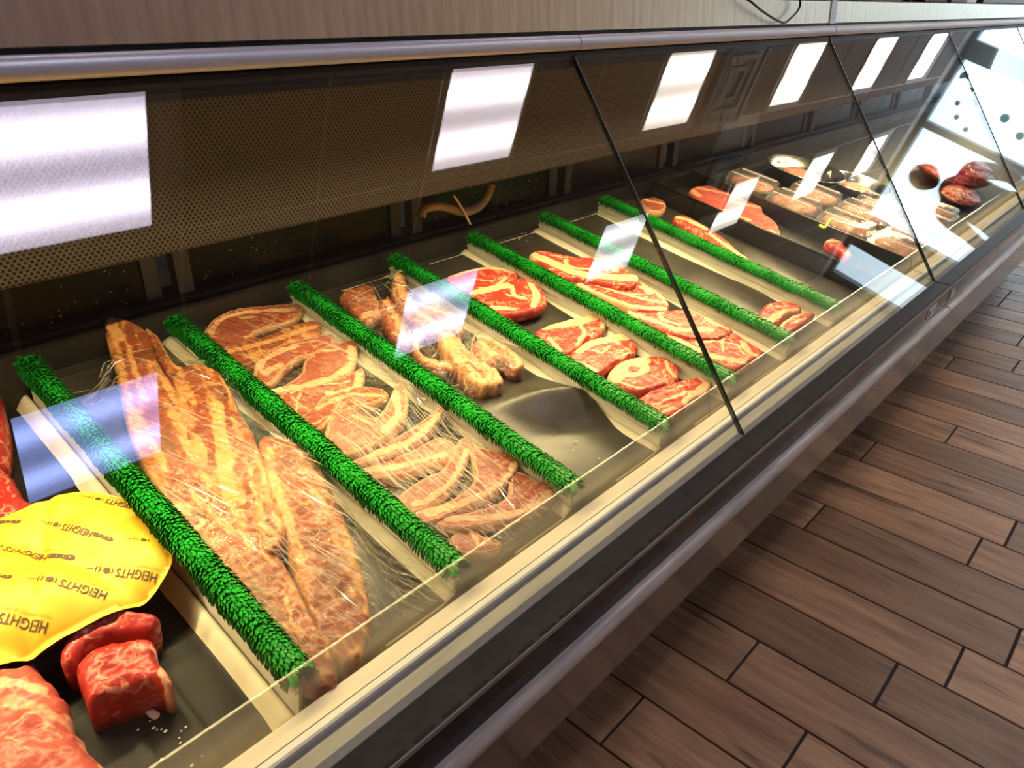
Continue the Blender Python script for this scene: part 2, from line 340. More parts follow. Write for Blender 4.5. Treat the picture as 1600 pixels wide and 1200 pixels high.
def tubemesh(name, pts, r, n=10, smooth=True, sub=8):
    pts = catmull(pts, False, sub) if sub else np.array(pts, float)
    R = r if hasattr(r, '__len__') else [r] * len(pts)
    if len(R) != len(pts): R = np.interp(np.linspace(0, 1, len(pts)), np.linspace(0, 1, len(R)), R)
    v, f = [], []
    up = np.array([0.13, 0.21, 1.0])
    for i, p in enumerate(pts):
        t = pts[min(i + 1, len(pts) - 1)] - pts[max(i - 1, 0)]; t = t / (np.linalg.norm(t) + 1e-9)
        a = np.cross(t, up); a /= np.linalg.norm(a) + 1e-9; b = np.cross(t, a); 
        for k in range(n):
            an = 2 * math.pi * k / n; v.append(p + R[i] * (a * math.cos(an) + b * math.sin(an)))
    for i in range(len(pts) - 1):
        for k in range(n): f.append((i * n + k, i * n + (k + 1) % n, (i + 1) * n + (k + 1) % n, (i + 1) * n + k))
    f.append(tuple(range(n - 1, -1, -1))); f.append(tuple(range((len(pts) - 1) * n, len(pts) * n)))
    me = pyd(name, v, f)
    if smooth: me.shade_smooth()
    return me
def lathemesh(name, prof, n=40, thick=0):
    v, f = [], []; m = len(prof)
    for k in range(n):
        a = 2 * math.pi * k / n
        for r, z in prof: v.append((r * math.cos(a), r * math.sin(a), z))
    for k in range(n):
        for i in range(m - 1): f.append((k * m + i, ((k + 1) % n) * m + i, ((k + 1) % n) * m + i + 1, k * m + i + 1))
    me = pyd(name, v, f)
    bm = bmesh.new(); bm.from_mesh(me); bmesh.ops.remove_doubles(bm, verts=bm.verts[:], dist=1e-5); bmesh.ops.recalc_face_normals(bm, faces=bm.faces[:]); bm.to_mesh(me); bm.free()
    me.shade_smooth(); return me
def tag(o, label, cat, group=None):
    o['label'] = label; o['category'] = cat
    if group: o['group'] = group
    return o
def thing(name, loc, label, cat, group=None):
    o = bpy.data.objects.new(name, None); C.objects.link(o); o.location = loc; o.empty_display_size = 0.05
    bpy.context.view_layer.update
    return tag(o, label, cat, group)
def structure(o):
    o['kind'] = 'structure'; return o

# ------------------------------------------------------------------ the sloping deck: (x, v, h) -> world
DA = math.radians(10.5)
UV, UN = np.array([0, math.cos(DA), math.sin(DA)]), np.array([0, -math.sin(DA), math.cos(DA)])
O = np.array([0, 0.478, -0.57])                  # front end of the bristle tops, measured from the camera
CP = np.array([0, 0, CZ])
def D(x, v, h): return CP + O + np.array([x, 0, 0]) + UV * v + UN * h
def ray(px, py):
    return CAM.T @ np.array([px - PP[0], py - PP[1], F])
def px2deck(p, h):
    d = ray(*p); P0 = O + UN * h; P = d * ((P0 @ UN) / (d @ UN)); q = P - P0
    return np.array([P[0], q @ UV])
MAT, TRAY0 = -0.055, -0.100
DIV = [0.250, 0.458, 0.676, 0.899, 1.113, 1.350, 1.585]

# ================================================================== SETTING
Xw, Ceil = 10.75, 2.7625
floor = structure(box('floor', -3.6, Xw + 0.1, -4.6, 3.5, -0.1, -0.006, M['grout']))
PW = 0.156; X0 = 1.1795
joint = {-4: .30, -3: .05, -2: .508, -1: .22, 0: .40, 1: .143, 2: .046, 3: -.038, 4: .496, 5: .118, 6: .064, 7: .51, 8: .598, 9: .34, 10: .02, 11: .605, 12: .16, 13: .508, 14: .302, 15: .02, 16: .346, 17: .1, 18: .62, 19: .523, 20: .524, 21: .2}
PL = 0.914
pm = boxmesh('plank', 0.0025, PW - 0.0025, 0.003, PL - 0.003, -0.02, 0.0, 0.0015)
pm.materials.append(M['plank'])
for r in range(-6, 27):
    j = joint.get(r, random.uniform(-0.1, 0.8))
    for k in range(-3, 2):
        y0 = j + k * PL
        if y0 > 0.75: continue
        p = bpy.data.objects.new('plank', pm); C.objects.link(p); p.location = (X0 + r * PW, y0, 0); p.parent = floor
# the rest of the floor, same plank pattern too far away or unseen
v, f = [], []
def addquad(x0, x1, y0, y1, z):
    i = len(v); v.extend([(x0, y0, z), (x1, y0, z), (x1, y1, z), (x0, y1, z)]); f.append((i, i + 1, i + 2, i + 3))
for r in range(-30, 62):
    xa = X0 + r * PW
    if xa < -3.5 or xa > Xw - 0.2: continue
    j = random.uniform(0, PL)
    for k in range(-7, 4):
        y0 = j + k * PL
        if -6 <= r < 27 and -3 <= (y0 - joint.get(r, 0.3)) / PL < 2.2 and y0 > -2.6 and y0 < 0.75: continue
        if -6 <= r < 27 and y0 + PL > -2.9 and y0 < 0.9: continue
        addquad(xa + 0.0025, xa + PW - 0.0025, max(y0 + 0.003, -4.5), min(y0 + PL - 0.003, 3.4), -0.001)
rest = link('distant_planks', pyd('distant_planks', v, f), M['plank'], floor); rest['kind'] = 'stuff'

ceiling = structure(box('ceiling', -3.6, Xw + 0.1, -4.6, 3.5, Ceil + 0.004, Ceil + 0.1, M['tbar']))
TX, TY = 0.578, 0.565
tm = boxmesh('ceiling_tile', 0.012, TX - 0.012, 0.012, TY - 0.012, -0.004, 0.006); tm.materials.append(M['tile'])
lights = []                                       # (x centre, y centre, colour, base, band)
UX = [0.54, 2.36, 4.09, 5.83, 7.50, 9.10]; LXs = [0.53, 2.36, 4.09, 5.83, 7.50, 9.10]
UC = [(0.92, 0.80, 1.0), (1.0, 0.86, 0.92), (1.0, 0.86, 0.74), (1.0, 0.86, 0.72), (1.0, 0.87, 0.74), (1.0, 0.93, 0.88)]
LC = [(0.36, 0.46, 1.0), (0.6, 0.66, 1.0), (0.92, 0.95, 1.0), (1.0, 0.94, 0.84), (1.0, 0.95, 0.88), (1, 0.97, 0.95)]
for i in range(6):
    lights.append((UX[i] + 0.267, -0.167, UC[i], 'near')); lights.append((LXs[i] + 0.267, -1.297, LC[i], 'mid'))
vents = [(5.03, -0.17), (5.55, -1.0)]
ox, oy = 2.36 - 0.022, -0.405 - 0.045
for ix in range(-9, 15):
    for iy in range(-6, 6):
        xa, ya = ox + ix * TX, oy + iy * TY
        if xa < -3.5 or xa + TX > Xw or ya < -3.6 or ya > 2.2: continue
        cx, cy = xa + TX / 2, ya + TY / 2
        if any(abs(cx - a) < 0.3 and abs(cy - b) < 0.3 for a, b, *_ in lights) or any(abs(cx - a) < 0.3 and abs(cy - b) < 0.3 for a, b in vents): continue
        t = bpy.data.objects.new('ceiling_tile', tm); C.objects.link(t); t.location = (xa, ya, Ceil); t.parent = ceiling
rowname = {'near': 'above the glass front', 'mid': 'in the second row from the case', 'far': 'in the row by the opposite wall'}
pos = ['first', 'second', 'third', 'fourth', 'fifth', 'sixth']
fm = boxmesh('lens', -0.262, 0.262, -0.233, 0.233, -0.006, 0.0); 
for i, (cx, cy, col, row) in enumerate(lights):
    k = i // 2
    t = thing('ceiling_light', (cx, cy, Ceil - 0.004), 'square fluorescent ceiling light, %s from the left %s' % (pos[k], rowname[row]), 'ceiling light', 'fluorescent ceiling lights')
    bm = bmesh.new()
    for (a, b_, c, d) in ((-0.289, 0.289, 0.233, 0.282), (-0.289, 0.289, -0.282, -0.233), (-0.289, -0.262, -0.233, 0.233), (0.262, 0.289, -0.233, 0.233)):
        g = bmesh.ops.create_cube(bm, size=1)
        for q in g['verts']: q.co = Vector(((a + b_) / 2 + q.co.x * (b_ - a), (c + d) / 2 + q.co.y * (d - c), -0.005 + q.co.z * 0.012))
    me = bpy.data.meshes.new('frame'); bm.to_mesh(me); bm.free(); me.materials.append(M['troffer_frame'])
    o = bpy.data.objects.new('frame', me); C.objects.link(o); o.parent = t
    le = fm.copy(); le.materials.append(troffer_mat('lens_%d' % i, col, (3.0 if row == 'near' else 2.2) * LENS_POWER, (10.0 if row == 'near' else 5.5) * LENS_POWER))
    o = bpy.data.objects.new('lens', le); C.objects.link(o); o.parent = t
for i, (cx, cy) in enumerate(vents):
    t = thing('ceiling_vent', (cx, cy, Ceil - 0.004), ['black louvred ceiling vent between two lights above the glass front', 'black louvred ceiling vent between the two rows of lights'][i], 'ceiling vent')
    for q, s in enumerate((0.28, 0.2, 0.12)):
        bm = bmesh.new()
        for (a, b_, c, d) in ((-s, s, s - 0.03, s), (-s, s, -s, -s + 0.03), (-s, -s + 0.03, -s + 0.03, s - 0.03), (s - 0.03, s, -s + 0.03, s - 0.03)):
            g = bmesh.ops.create_cube(bm, size=1)
            for w in g['verts']: w.co = Vector(((a + b_) / 2 + w.co.x * (b_ - a), (c + d) / 2 + w.co.y * (d - c), -0.012 * (3 - q) + w.co.z * 0.02))
        me = bpy.data.meshes.new('louvre'); bm.to_mesh(me); bm.free(); me.materials.append(M['vent'])
        o = bpy.data.objects.new('louvre', me); C.objects.link(o); o.parent = t
    me = boxmesh('backing', -0.28, 0.28, -0.27, 0.27, -0.004, 0); me.materials.append(M['vent']); o = bpy.data.objects.new('backing', me); C.objects.link(o); o.parent = t

structure(box('wall_back', -3.6, Xw + 0.1, 3.4, 3.5, -0.006, Ceil, M['wall_dark']))
structure(box('wall_front', -3.6, Xw + 0.1, -3.45, -3.35, -0.006, Ceil, M['wall']))
structure(box('wall_left', -3.6, -3.5, -3.35, 3.4, -0.006, Ceil, M['wall']))
# far wall: sill, head and mullions around the storefront panes
wr = structure(box('wall_right', Xw, Xw + 0.1, -3.35, 3.4, -0.006, 0.28, M['glare_mullion']))
ys = [-3.35, -3.22, -2.76, -2.32, -1.07, -0.99, -0.23, -0.01, 0.30, 0.38, 1.6, 1.7, 3.3, 3.4]
for i in range(0, len(ys), 2):
    box('mullion', Xw - 0.03, Xw + 0.1, ys[i], ys[i + 1], 0.28, Ceil, M['glare_mullion'], wr)
box('head', Xw - 0.03, Xw + 0.1, -3.35, 3.4, Ceil - 0.06, Ceil, M['glare_mullion'], wr)
for i in range(1, len(ys) - 1, 2):
    w = structure(box('window_%d' % ((i + 1) // 2), Xw + 0.03, Xw + 0.042, ys[i], ys[i + 1], 0.28, Ceil - 0.06, M['window_glass']))
    if i == 5:
        for (yy, zz, rr, mt) in ((-0.62, 1.95, 0.05, 'decal_blue'), (-0.72, 1.7, 0.045, 'decal_blue'), (-0.5, 2.45, 0.03, 'decal_grey'), (-0.68, 2.5, 0.03, 'decal_grey'), (-0.82, 2.42, 0.03, 'decal_grey'), (-0.9, 2.25, 0.03, 'decal_grey'), (-0.4, 2.6, 0.05, 'decal_blue')):
            me = lathemesh('decal', [(0, -0.001), (rr, -0.001), (rr, 0.001), (0, 0.001)], 20)
            me.transform(Matrix.Rotation(math.pi / 2, 4, 'Y')); me.transform(Matrix.Translation((Xw + 0.026, yy, zz)))
            link('decal', me, M[mt], w)

# ================================================================== DISPLAY CASES
def yz(y, z): return (y, z + CZ)
GA = math.radians(54)
gd, gn = np.array([math.cos(GA), math.sin(GA)]), np.array([-math.sin(GA), math.cos(GA)])
GB = np.array([0.403, -0.62]); GL = 0.664
def arc(cy, cz, r, a0, a1, n=10): return [yz(cy + r * math.cos(math.radians(a0 + (a1 - a0) * i / n)), cz + r * math.sin(math.radians(a0 + (a1 - a0) * i / n))) for i in range(n + 1)]
def make_case(name, x0, x1, seams, label, low_to=None):
    root = thing(name, (x0, 0.65, 0.0), label, 'display case', 'meat display cases')
    e = 0.0015
    X0_, X1_ = x0 + e, x1 - e
    # plinth and belly
    prism('plinth', [yz(0.66, -CZ), yz(1.22, -CZ), yz(1.22, -0.9), yz(0.62, -0.9)], X0_, X1_, M['black'], root)
    prism('skirt', [yz(0.362, -0.698), yz(0.372, -0.698), yz(0.62, -0.86), yz(1.24, -0.86), yz(1.24, -0.89), yz(0.412, -0.89), yz(0.400, -0.882)], X0_, X1_, M['skirt'], root)
    prism('bumper', [yz(0.368, -0.676)] + arc(0.361, -0.688, 0.0125, 90, 260, 12) + [yz(0.368, -0.700)], X0_, X1_, M['bumper'], root, True)
    prism('front_panel', [yz(0.3645, -0.6215), yz(0.376, -0.6215), yz(0.376, -0.680), yz(0.3645, -0.680)], X0_, X1_, M['black_gloss'], root)
    ledge = prism('ledge', [yz(0.363, -0.6205), yz(0.402, -0.6205), yz(0.402, -0.635), yz(0.363, -0.6255)], X0_, X1_, M['ledge'], root)
    prism('ledge_trim', [yz(0.3615, -0.6197), yz(0.3632, -0.6197), yz(0.3632, -0.626), yz(0.3615, -0.626)], X0_, X1_, M['grey_strip'], root)
    # vent slots in the ledge
    sm = boxmesh('vent_slot', -0.0125, 0.0125, -0.0018, 0.0018, -0.001, 0.0006); sm.materials.append(M['gasket'])
    nx = int((x1 - x0) / 0.036)
    for i in range(nx):
        xx = x0 + 0.03 + i * 0.036
        if xx < 0.2 or xx > 3.2: continue
        o = bpy.data.objects.new('vent_slot', sm); C.objects.link(o); o.parent = ledge
        o.location = Vector((xx, 0.3675, CZ - 0.6205))
    prism('inner_gutter', [yz(0.402, -0.6205), yz(0.431, -0.6150), yz(0.431, -0.64), yz(0.402, -0.64)], X0_, X1_, M['grey_strip'], root)
    prism('inner_lip', [yz(0.4305, -0.64), yz(0.4305, -0.6125), yz(0.4312, -0.6095), yz(0.4335, -0.6078), yz(0.4402, -0.6068), yz(0.4402, -0.64)], X0_, X1_, M['lip'], root)
    prism('inner_rail', [yz(0.4405, -0.64), yz(0.4405, -0.6060), yz(0.4595, -0.6045), yz(0.4595, -0.64)], X0_, X1_, M['cream_rail'], root)
    # clear acrylic riser at the front of the trays
    xs = [x0] + seams + [x1]
    for a, b_ in zip(xs[:-1], xs[1:]):
        prism('acrylic_riser', [yz(0.4600, -0.640), yz(0.4630, -0.640), yz(0.4740, -0.566), yz(0.4710, -0.566)], a + 0.002, b_ - 0.002, M['acrylic'], root)
    # sloping deck pan
    def deckslab(nm, xa, xb, h):
        pr = [D(0, -0.012, h), D(0, 0.70, h), D(0, 0.70, h - 0.02), D(0, -0.012, h - 0.02)]
        prism(nm, [(p[1], p[2]) for p in pr], xa, xb, M['pan'], root)
    if low_to:
        deckslab('deck_pan', x0, low_to, -0.106); deckslab('deck_pan', low_to, x1, -0.060)
    else: deckslab('deck_pan', x0, x1, -0.060)
    # rear wall, doors and roof
    prism('rear_sill', [yz(1.14, -0.47), yz(1.24, -0.47), yz(1.24, -0.9), yz(1.14, -0.9)], X0_, X1_, M['cavity'], root)
    xs2 = np.arange(x0, x1 - 0.2, 0.508)
    for i, xa in enumerate(xs2):
        xb = min(xa + 0.508, x1)
        dr = box('rear_door', xa + 0.02, xb - 0.02, 1.20, 1.206, CZ - 0.46, CZ - 0.02, M['rear_door'], root)
        box('door_stile', xa + 0.004, xa + 0.03, 1.185, 1.21, CZ - 0.47, CZ - 0.01, M['door_frame'], dr).location = (0, 0, 0)
        box('door_stile', xb - 0.045, xb - 0.02, 1.195, 1.215, CZ - 0.47, CZ - 0.01, M['door_frame'], dr).location = (0, 0, 0)
    box('rear_track', X0_, X1_, 1.17, 1.24, CZ - 0.475, CZ - 0.462, M['cavity'], root)
    prism('roof', [yz(0.802, -0.012), yz(1.26, -0.012), yz(1.26, -0.03), yz(0.815, -0.03)], X0_, X1_, M['cavity'], root)
    prism('canopy_face', [yz(0.792, -0.0555), yz(0.796, -0.0575), yz(0.806, -0.0575), yz(0.806, -0.010), yz(1.27, -0.010), yz(1.27, -0.0065), yz(0.800, -0.0065), yz(0.796, -0.0085)], X0_ + 0.02, X1_, M['steel'], root)
    prism('canopy_joint_cap', [yz(0.790, -0.057), yz(0.804, -0.057), yz(0.804, -0.006), yz(0.794, -0.006)], x0 - 0.012, x0 + 0.022, M['rail_alu'], root)
    prism('shadow_gap', [yz(0.797, -0.058), yz(0.83, -0.058), yz(0.83, -0.066), yz(0.797, -0.066)], X0_, X1_, M['gasket'], root)
    # top rail and glass clamp
    for a, b_ in zip(xs[:-1], xs[1:]):
        prism('top_rail', [yz(0.795, -0.0615), yz(0.785, -0.0615)] + arc(0.785, -0.0725, 0.011, 95, 245, 10) + [yz(0.795, -0.0835)], a + 0.001, b_ - 0.001, M['rail_alu'], root, True)
    gt = GB + gd * GL
    prism('glass_clamp', [yz(*(gt + gn * 0.001)), yz(*(gt + gn * 0.003 - gd * 0.006)), yz(*(gt - gn * 0.010 - gd * 0.024)), yz(0.83, -0.096), yz(0.83, -0.067), yz(0.795, -0.067)], X0_, X1_, M['gasket'], root)
    # glass panes
    for a, b_ in zip(xs[:-1], xs[1:]):
        q = [GB + gn * 0.0, GB + gd * (GL - 0.004), GB + gd * (GL - 0.004) - gn * 0.006, GB - gn * 0.006]
        g = prism('glass_pane', [yz(*p) for p in q], a + 0.0022, b_ - 0.0022, M['glass'], root)
        g['label'] = 'clear slanted glass pane reflecting the ceiling lights'
        if a > x0:
            prism('pane_seam', [yz(*(GB + gn * 0.0012)), yz(*(GB + gd * (GL - 0.003) + gn * 0.0012)), yz(*(GB + gd * (GL - 0.003) - gn * 0.0065)), yz(*(GB - gn * 0.0065))], a - 0.0016, a + 0.0016, M['glass_edge'], root)
    prism('pane_seam', [yz(*(GB + gn * 0.0012)), yz(*(GB + gd * (GL - 0.003) + gn * 0.0012)), yz(*(GB + gd * (GL - 0.003) - gn * 0.0065)), yz(*(GB - gn * 0.0065))], x0 - 0.0012, x0 + 0.0014, M['glass_edge'], root)
    # perforated valance: curved sheet with UVs in metres
    pts = [(0.990, -0.035), (1.012, -0.12), (1.030, -0.20), (1.042, -0.27), (1.050, -0.340), (1.058, -0.345)]
    cv = catmull(pts, False, 5); L = np.concatenate([[0], np.cumsum(np.linalg.norm(np.diff(cv, axis=0), axis=1))])
    n = len(cv); v, f, uvs = [], [], []
    nrm = np.array([0.9, 0.43])
    for xx in (X0_, X1_):
        for p in cv: v.append((xx, p[0], p[1] + CZ))
        for p in cv: v.append((xx, p[0] + 0.0015, p[1] + CZ + 0.0008))
    for i in range(n - 1):
        f.append((i, i + 1, 2 * n + i + 1, 2 * n + i)); f.append((n + i, 2 * n + n + i, 2 * n + n + i + 1, n + i + 1))
    f.append((n - 1, 2 * n - 1, 4 * n - 1, 3 * n - 1))
    me = pyd('perforated_valance', v, f); ul = me.uv_layers.new(name='UVMap')
    for lo in me.loops:
        vi = lo.vertex_index; ul.data[lo.index].uv = (v[vi][0], L[vi % n])
    link('perforated_valance', me, M['perf'], root, True)
    # lamp: strip light in a shallow batten; rear lip added to shade the valance
    prism('lamp_batten', [yz(0.832, -0.067), yz(0.851, -0.067), yz(0.851, -0.0935), yz(0.8485, -0.0935), yz(0.8485, -0.084), yz(0.832, -0.084)], X0_ + 0.02, X1_ - 0.02, M['rail_alu'], root)
    la = bpy.data.lights.new('case_strip_light', 'AREA'); la.shape = 'RECTANGLE'; la.size = x1 - x0 - 0.1; la.size_y = 0.012
    la.energy = CASE_LAMP_W * (x1 - x0); la.color = (1.0, 0.77, 0.36); la.spread = math.radians(165)
    lo = bpy.data.objects.new('case_strip_light', la); C.objects.link(lo); lo.parent = root
    lo.location = Vector(((x0 + x1) / 2, 0.8375, CZ - 0.086)) - root.location; lo.rotation_euler = (math.radians(-30), 0, 0)
    return root
case1 = make_case('display_case', -1.02, 2.037, [-0.003, 1.017], 'near meat display case holding the green-edged dividers', 0.252)
case2 = make_case('display_case', 2.040, 5.10, [3.060, 4.080], 'far meat display case holding clear packs and steel bowls')
# bay zero: risers that close the low tray
box('tray_step', 0.2525, 0.256, D(0, -0.01, 0)[1], D(0, 0.69, 0)[1], CZ - 0.73, CZ - 0.66, M['pan'], case1)
# water droplets on the rear doors
bm = bmesh.new()
for i in range(260):
    xx, zz = random.uniform(-0.2, 1.5), random.uniform(-0.47, -0.385)
    if random.random() < (xx - 0.5) / 1.2: continue
    g = bmesh.ops.create_icosphere(bm, subdivisions=1, radius=random.uniform(0.0008, 0.0018))
    for q in g['verts']: q.co += Vector((xx, 1.199, zz + CZ))
me = bpy.data.meshes.new('water_droplets'); bm.to_mesh(me); bm.free()
link('water_droplets', me, M['droplet'], case1)['kind'] = 'stuff'
# drain hose with its clip at the rear of the case
t = thing('drain_hose', (1.10, 1.14, CZ - 0.41), 'tan curved hose with a brass pin hanging at the rear of the case', 'hose')
def at_y(px, py, y):
    d = ray(px, py); return CP + d * (y / d[1])
hp = [at_y(*p, 1.13) for p in ((658, 338), (664, 326), (690, 322), (722, 331), (745, 325), (760, 308), (768, 288))]
link('hose', tubemesh('hose', hp, 0.0095, 12), M['pipe'], t)
link('pin', tubemesh('pin', [at_y(708, 304, 1.125), at_y(722, 326, 1.118), at_y(735, 351, 1.112)], 0.0028, 8), M['brass'], t)

# ------------------------------------------------------------------ dividers
def brush_mesh(L=0.645):
    rs = np.random.RandomState(3); v, f = [], []
    step = 0.0044; n = int(L / step)
    for i in range(n):
        vv = i * step
        ragged = 1.0 if i < 4 or i > n - 6 else 0.25
        for k in range(17):
            th = math.radians(-118 + 236 * k / 16) + rs.uniform(-0.05, 0.05)
            r0, r1 = 0.004, 0.0165 * rs.uniform(0.93, 1.06) * (1 + 0.05 * math.sin(i * 0.23 + k))
            sw = 0.0085 + 0.0035 * math.cos(th) + rs.normal(0, 0.002) * ragged * 2 + 0.0018 * math.sin(i * 0.31)
            rd = np.array([math.sin(th), 0, math.cos(th)]); tg = np.array([math.cos(th), 0, -math.sin(th)])
            i0 = len(v); c0 = np.array([0, vv, -0.0175])
            for q, (t, w) in enumerate(((0.0, 0.0012), (0.55, 0.0024), (0.85, 0.0021), (1.0, 0.0007))):
                p = c0 + rd * (r0 + (r1 - r0) * (1 - (1 - t) ** 1.4)) + np.array([0, 0.003 - sw * t * t, 0])
                v.append(p - tg * w); v.append(p + tg * w + np.array([0, 0.0008, 0]))
            for q in range(3): f.append((i0 + 2 * q, i0 + 2 * q + 1, i0 + 2 * q + 3, i0 + 2 * q + 2))
    return v, f
# tangled bushy end and body share one mesh between the dividers
bv, bf = brush_mesh(); bv = [p * np.array([1.08, 1, 1]) for p in bv]
def to_deck(vs, x, h=0.0): return [D(x + p[0], p[1], h + p[2]) for p in vs]
def local_deck(me):
    return me
base0 = D(0, 0, 0)
R = Matrix.Rotation(DA, 4, 'X')                   # deck frame: local x, v, h
brush_me = pyd('bristles', bv, bf); brush_me.shade_smooth(); brush_me.materials.append(M['green'])
core = [(-0.005, -0.027), (0.005, -0.027), (0.006, -0.02), (0.004, -0.013), (0, -0.011), (-0.004, -0.013), (-0.006, -0.02)]
nc = len(core)
cv_ = [(x, 0.002, z) for x, z in core] + [(x, 0.638, z) for x, z in core]
core_me = pyd('bristle_core', cv_, [(i, (i + 1) % nc, nc + (i + 1) % nc, nc + i) for i in range(nc)] + [tuple(range(nc)), tuple(range(2 * nc - 1, nc - 1, -1))]); core_me.shade_smooth(); core_me.materials.append(M['green_core'])
def plate_mesh(bottom, foot):
    bm = bmesh.new()
    def bx(x0, x1, z0, z1):
        g = bmesh.ops.create_cube(bm, size=1)
        for q in g['verts']: q.co = Vector(((x0 + x1) / 2 + q.co.x * (x1 - x0), 0.32 + q.co.y * 0.645, (z0 + z1) / 2 + q.co.z * (z1 - z0)))
    bx(-0.0022, 0.0022, bottom, -0.025); bx(-0.0065, 0.0065, -0.030, -0.0245); bx(-0.0065, 0.0065, -0.0400, -0.0375)
    bx(-foot, foot * 0.6, bottom, bottom + 0.003)
    me = bpy.data.meshes.new('plate'); bm.to_mesh(me); bm.free(); me.materials.append(M['white_plastic']); return me
plate_low, plate_std = plate_mesh(-0.104, 0.016), plate_mesh(-0.0585, 0.013)
dlab = ['beside the yellow printed paper, nearest the camera', 'between the wrapped beef ribs and the wrapped chops', 'between the wrapped chops and the wrapped bones',
        'between the wrapped bones and the red fat-capped steaks', 'between the fat-capped steaks and the rib steaks', 'between the rib steaks and the bare mat', 'farthest from the camera, before the black trays']
for i, x in enumerate(DIV):
    t = thing('tray_divider', D(x, 0, 0), 'white tray divider with green bristle edge ' + dlab[i], 'divider', 'green bristle tray dividers')
    t.rotation_euler = (DA, 0, 0)
    for nm, me in (('plate', plate_low if i == 0 else plate_std), ('bristle_core', core_me), ('bristles', brush_me)):
        o = bpy.data.objects.new(nm, me); C.objects.link(o); o.parent = t
        if nm == 'bristles': o['kind'] = 'stuff'

# ------------------------------------------------------------------ liners
def sheetmesh(name, xl, xr, v0, v1, hfun, edgefun=None, nx=14, nv=60, thick=0.0012):
    v, f = [], []
    for s in (0, 1):
        for j in range(nv + 1):
            vv = v0 + (v1 - v0) * j / nv
            r = xr + (edgefun(vv) if edgefun else 0)
            for i in range(nx + 1):
                xx = xl + (r - xl) * i / nx
                v.append(D(xx, vv, hfun(xx, vv) - s * thick))
    m = (nx + 1) * (nv + 1)
    for j in range(nv):
        for i in range(nx):
            a = j * (nx + 1) + i
            f.append((a, a + 1, a + nx + 2, a + nx + 1)); f.append((m + a, m + a + nx + 1, m + a + nx + 2, m + a + 1))
    for i in range(nx): f.append((i, m + i, m + i + 1, i + 1)); a = nv * (nx + 1) + i; f.append((a, a + 1, m + a + 1, m + a))
    for j in range(nv): a = j * (nx + 1); b_ = a + nx + 1; f.append((a, b_, m + b_, m + a)); a += nx; b_ += nx; f.append((a, m + a, m + b_, b_))
    return pyd(name, v, f)
def sm(t): t = min(1, max(0, t)); return t * t * (3 - 2 * t)
XR = DIV + [1.824]
bays = [('black liner mat under the wrapped beef ribs', 0, 1), ('black liner mat under the wrapped chops', 1, 2), ('wrinkled black liner mat under the wrapped bones, its front half bare', 2, 3),
        ('black liner mat under the fat-capped red steaks', 3, 4), ('black liner mat under the layered rib steaks', 4, 5), ('mostly bare black liner mat with two steaks at its front', 5, 6), ('black liner mat beyond the last green divider', 6, 7)]
for q, (lab, a, b_) in enumerate(bays):
    xl, xr = XR[a] + 0.004, XR[b_] - 0.004
    ph = q * 1.7
    def edge(vv, ph=ph, q=q): return -0.010 - 0.006 * math.sin(vv * 13 + ph) - (0.012 * math.exp(-((vv - 0.05) / 0.05) ** 2) if q == 2 else 0)
    def curl(xx, vv, xr=xr, ph=ph, q=q):
        k = sm((xx - (xr - 0.022)) / 0.02)
        return MAT - 0.003 + k * (0.007 + 0.004 * math.sin(vv * 13 + ph))
    def tent(xx, vv, xl=xl, xr=xr, q=q):
        h = MAT
        if q == 2:
            s_ = (xx - xl) / (xr - xl)
            h += 0.032 * max(0, 1 - abs(vv - 0.185 + 0.10 * (s_ - 0.6)) / 0.085) ** 1.3 * sm((s_ - 0.12) / 0.6) * (1 - 0.3 * sm((s_ - 0.85) / 0.15)) + 0.004 * math.exp(-((vv - 0.30 - 0.1 * s_) / 0.012) ** 2)
        h += 0.0012 * noise.noise((xx * 18, vv * 9, q * 5.0))
        return h
    o = link('liner_mat', sheetmesh('liner_mat', xl, xr, -0.006, 0.638, tent, edge, 26, 90), M['mat'], None, True, tuple(D((xl + xr) / 2, 0.3, MAT))); tag(o, lab, 'mat', 'black liner mats')
    if q < 6:
        o = link('liner_paper', sheetmesh('liner_paper', xl + 0.1, xr + 0.001, -0.008, 0.645, curl, None, 20, 60, 0.0008), M['paper'], None, True, tuple(D((xl + xr) / 2, 0.3, MAT - 0.003)))
        tag(o, 'cream paper sheet whose edge curls up ' + ['beside the wrapped beef ribs', 'beside the wrapped chops', 'beside the wrapped bones', 'beside the fat-capped steaks', 'beside the rib steaks', 'beside the mostly bare mat'][q], 'paper', 'cream liner papers')
# black tray in the low bay, with pressed grooves
def groove(xx, vv):
    h = TRAY0
    for g in (0.13, 0.175): h += 0.003 * math.exp(-((xx - g) / 0.004) ** 2) * sm((0.22 - vv) / 0.1)
    h += 0.016 * sm((xx - 0.226) / 0.02)
    return h + 0.0015 * noise.noise((xx * 20, vv * 10, 3.3))
o = link('liner_tray', sheetmesh('liner_tray', -0.35, 0.2415, -0.004, 0.66, groove, lambda vv: -0.004 * (1 + math.sin(vv * 14)), 110, 60), M['tray_black'], None, True, tuple(D(0, 0.3, TRAY0)))
tag(o, 'black grooved tray liner holding the beef cubes and the roast', 'tray')
def lowcurl(xx, vv): return TRAY0 - 0.003 + 0.02 * sm((xx - 0.222) / 0.02)
o = link('liner_paper', sheetmesh('liner_paper', 0.1, 0.2455, -0.006, 0.665, lowcurl, None, 40, 40, 0.0008), M['paper'], None, True, tuple(D(0.17, 0.3, TRAY0 - .003)))
tag(o, 'cream paper sheet whose edge curls up beside the beef cubes', 'paper', 'cream liner papers')

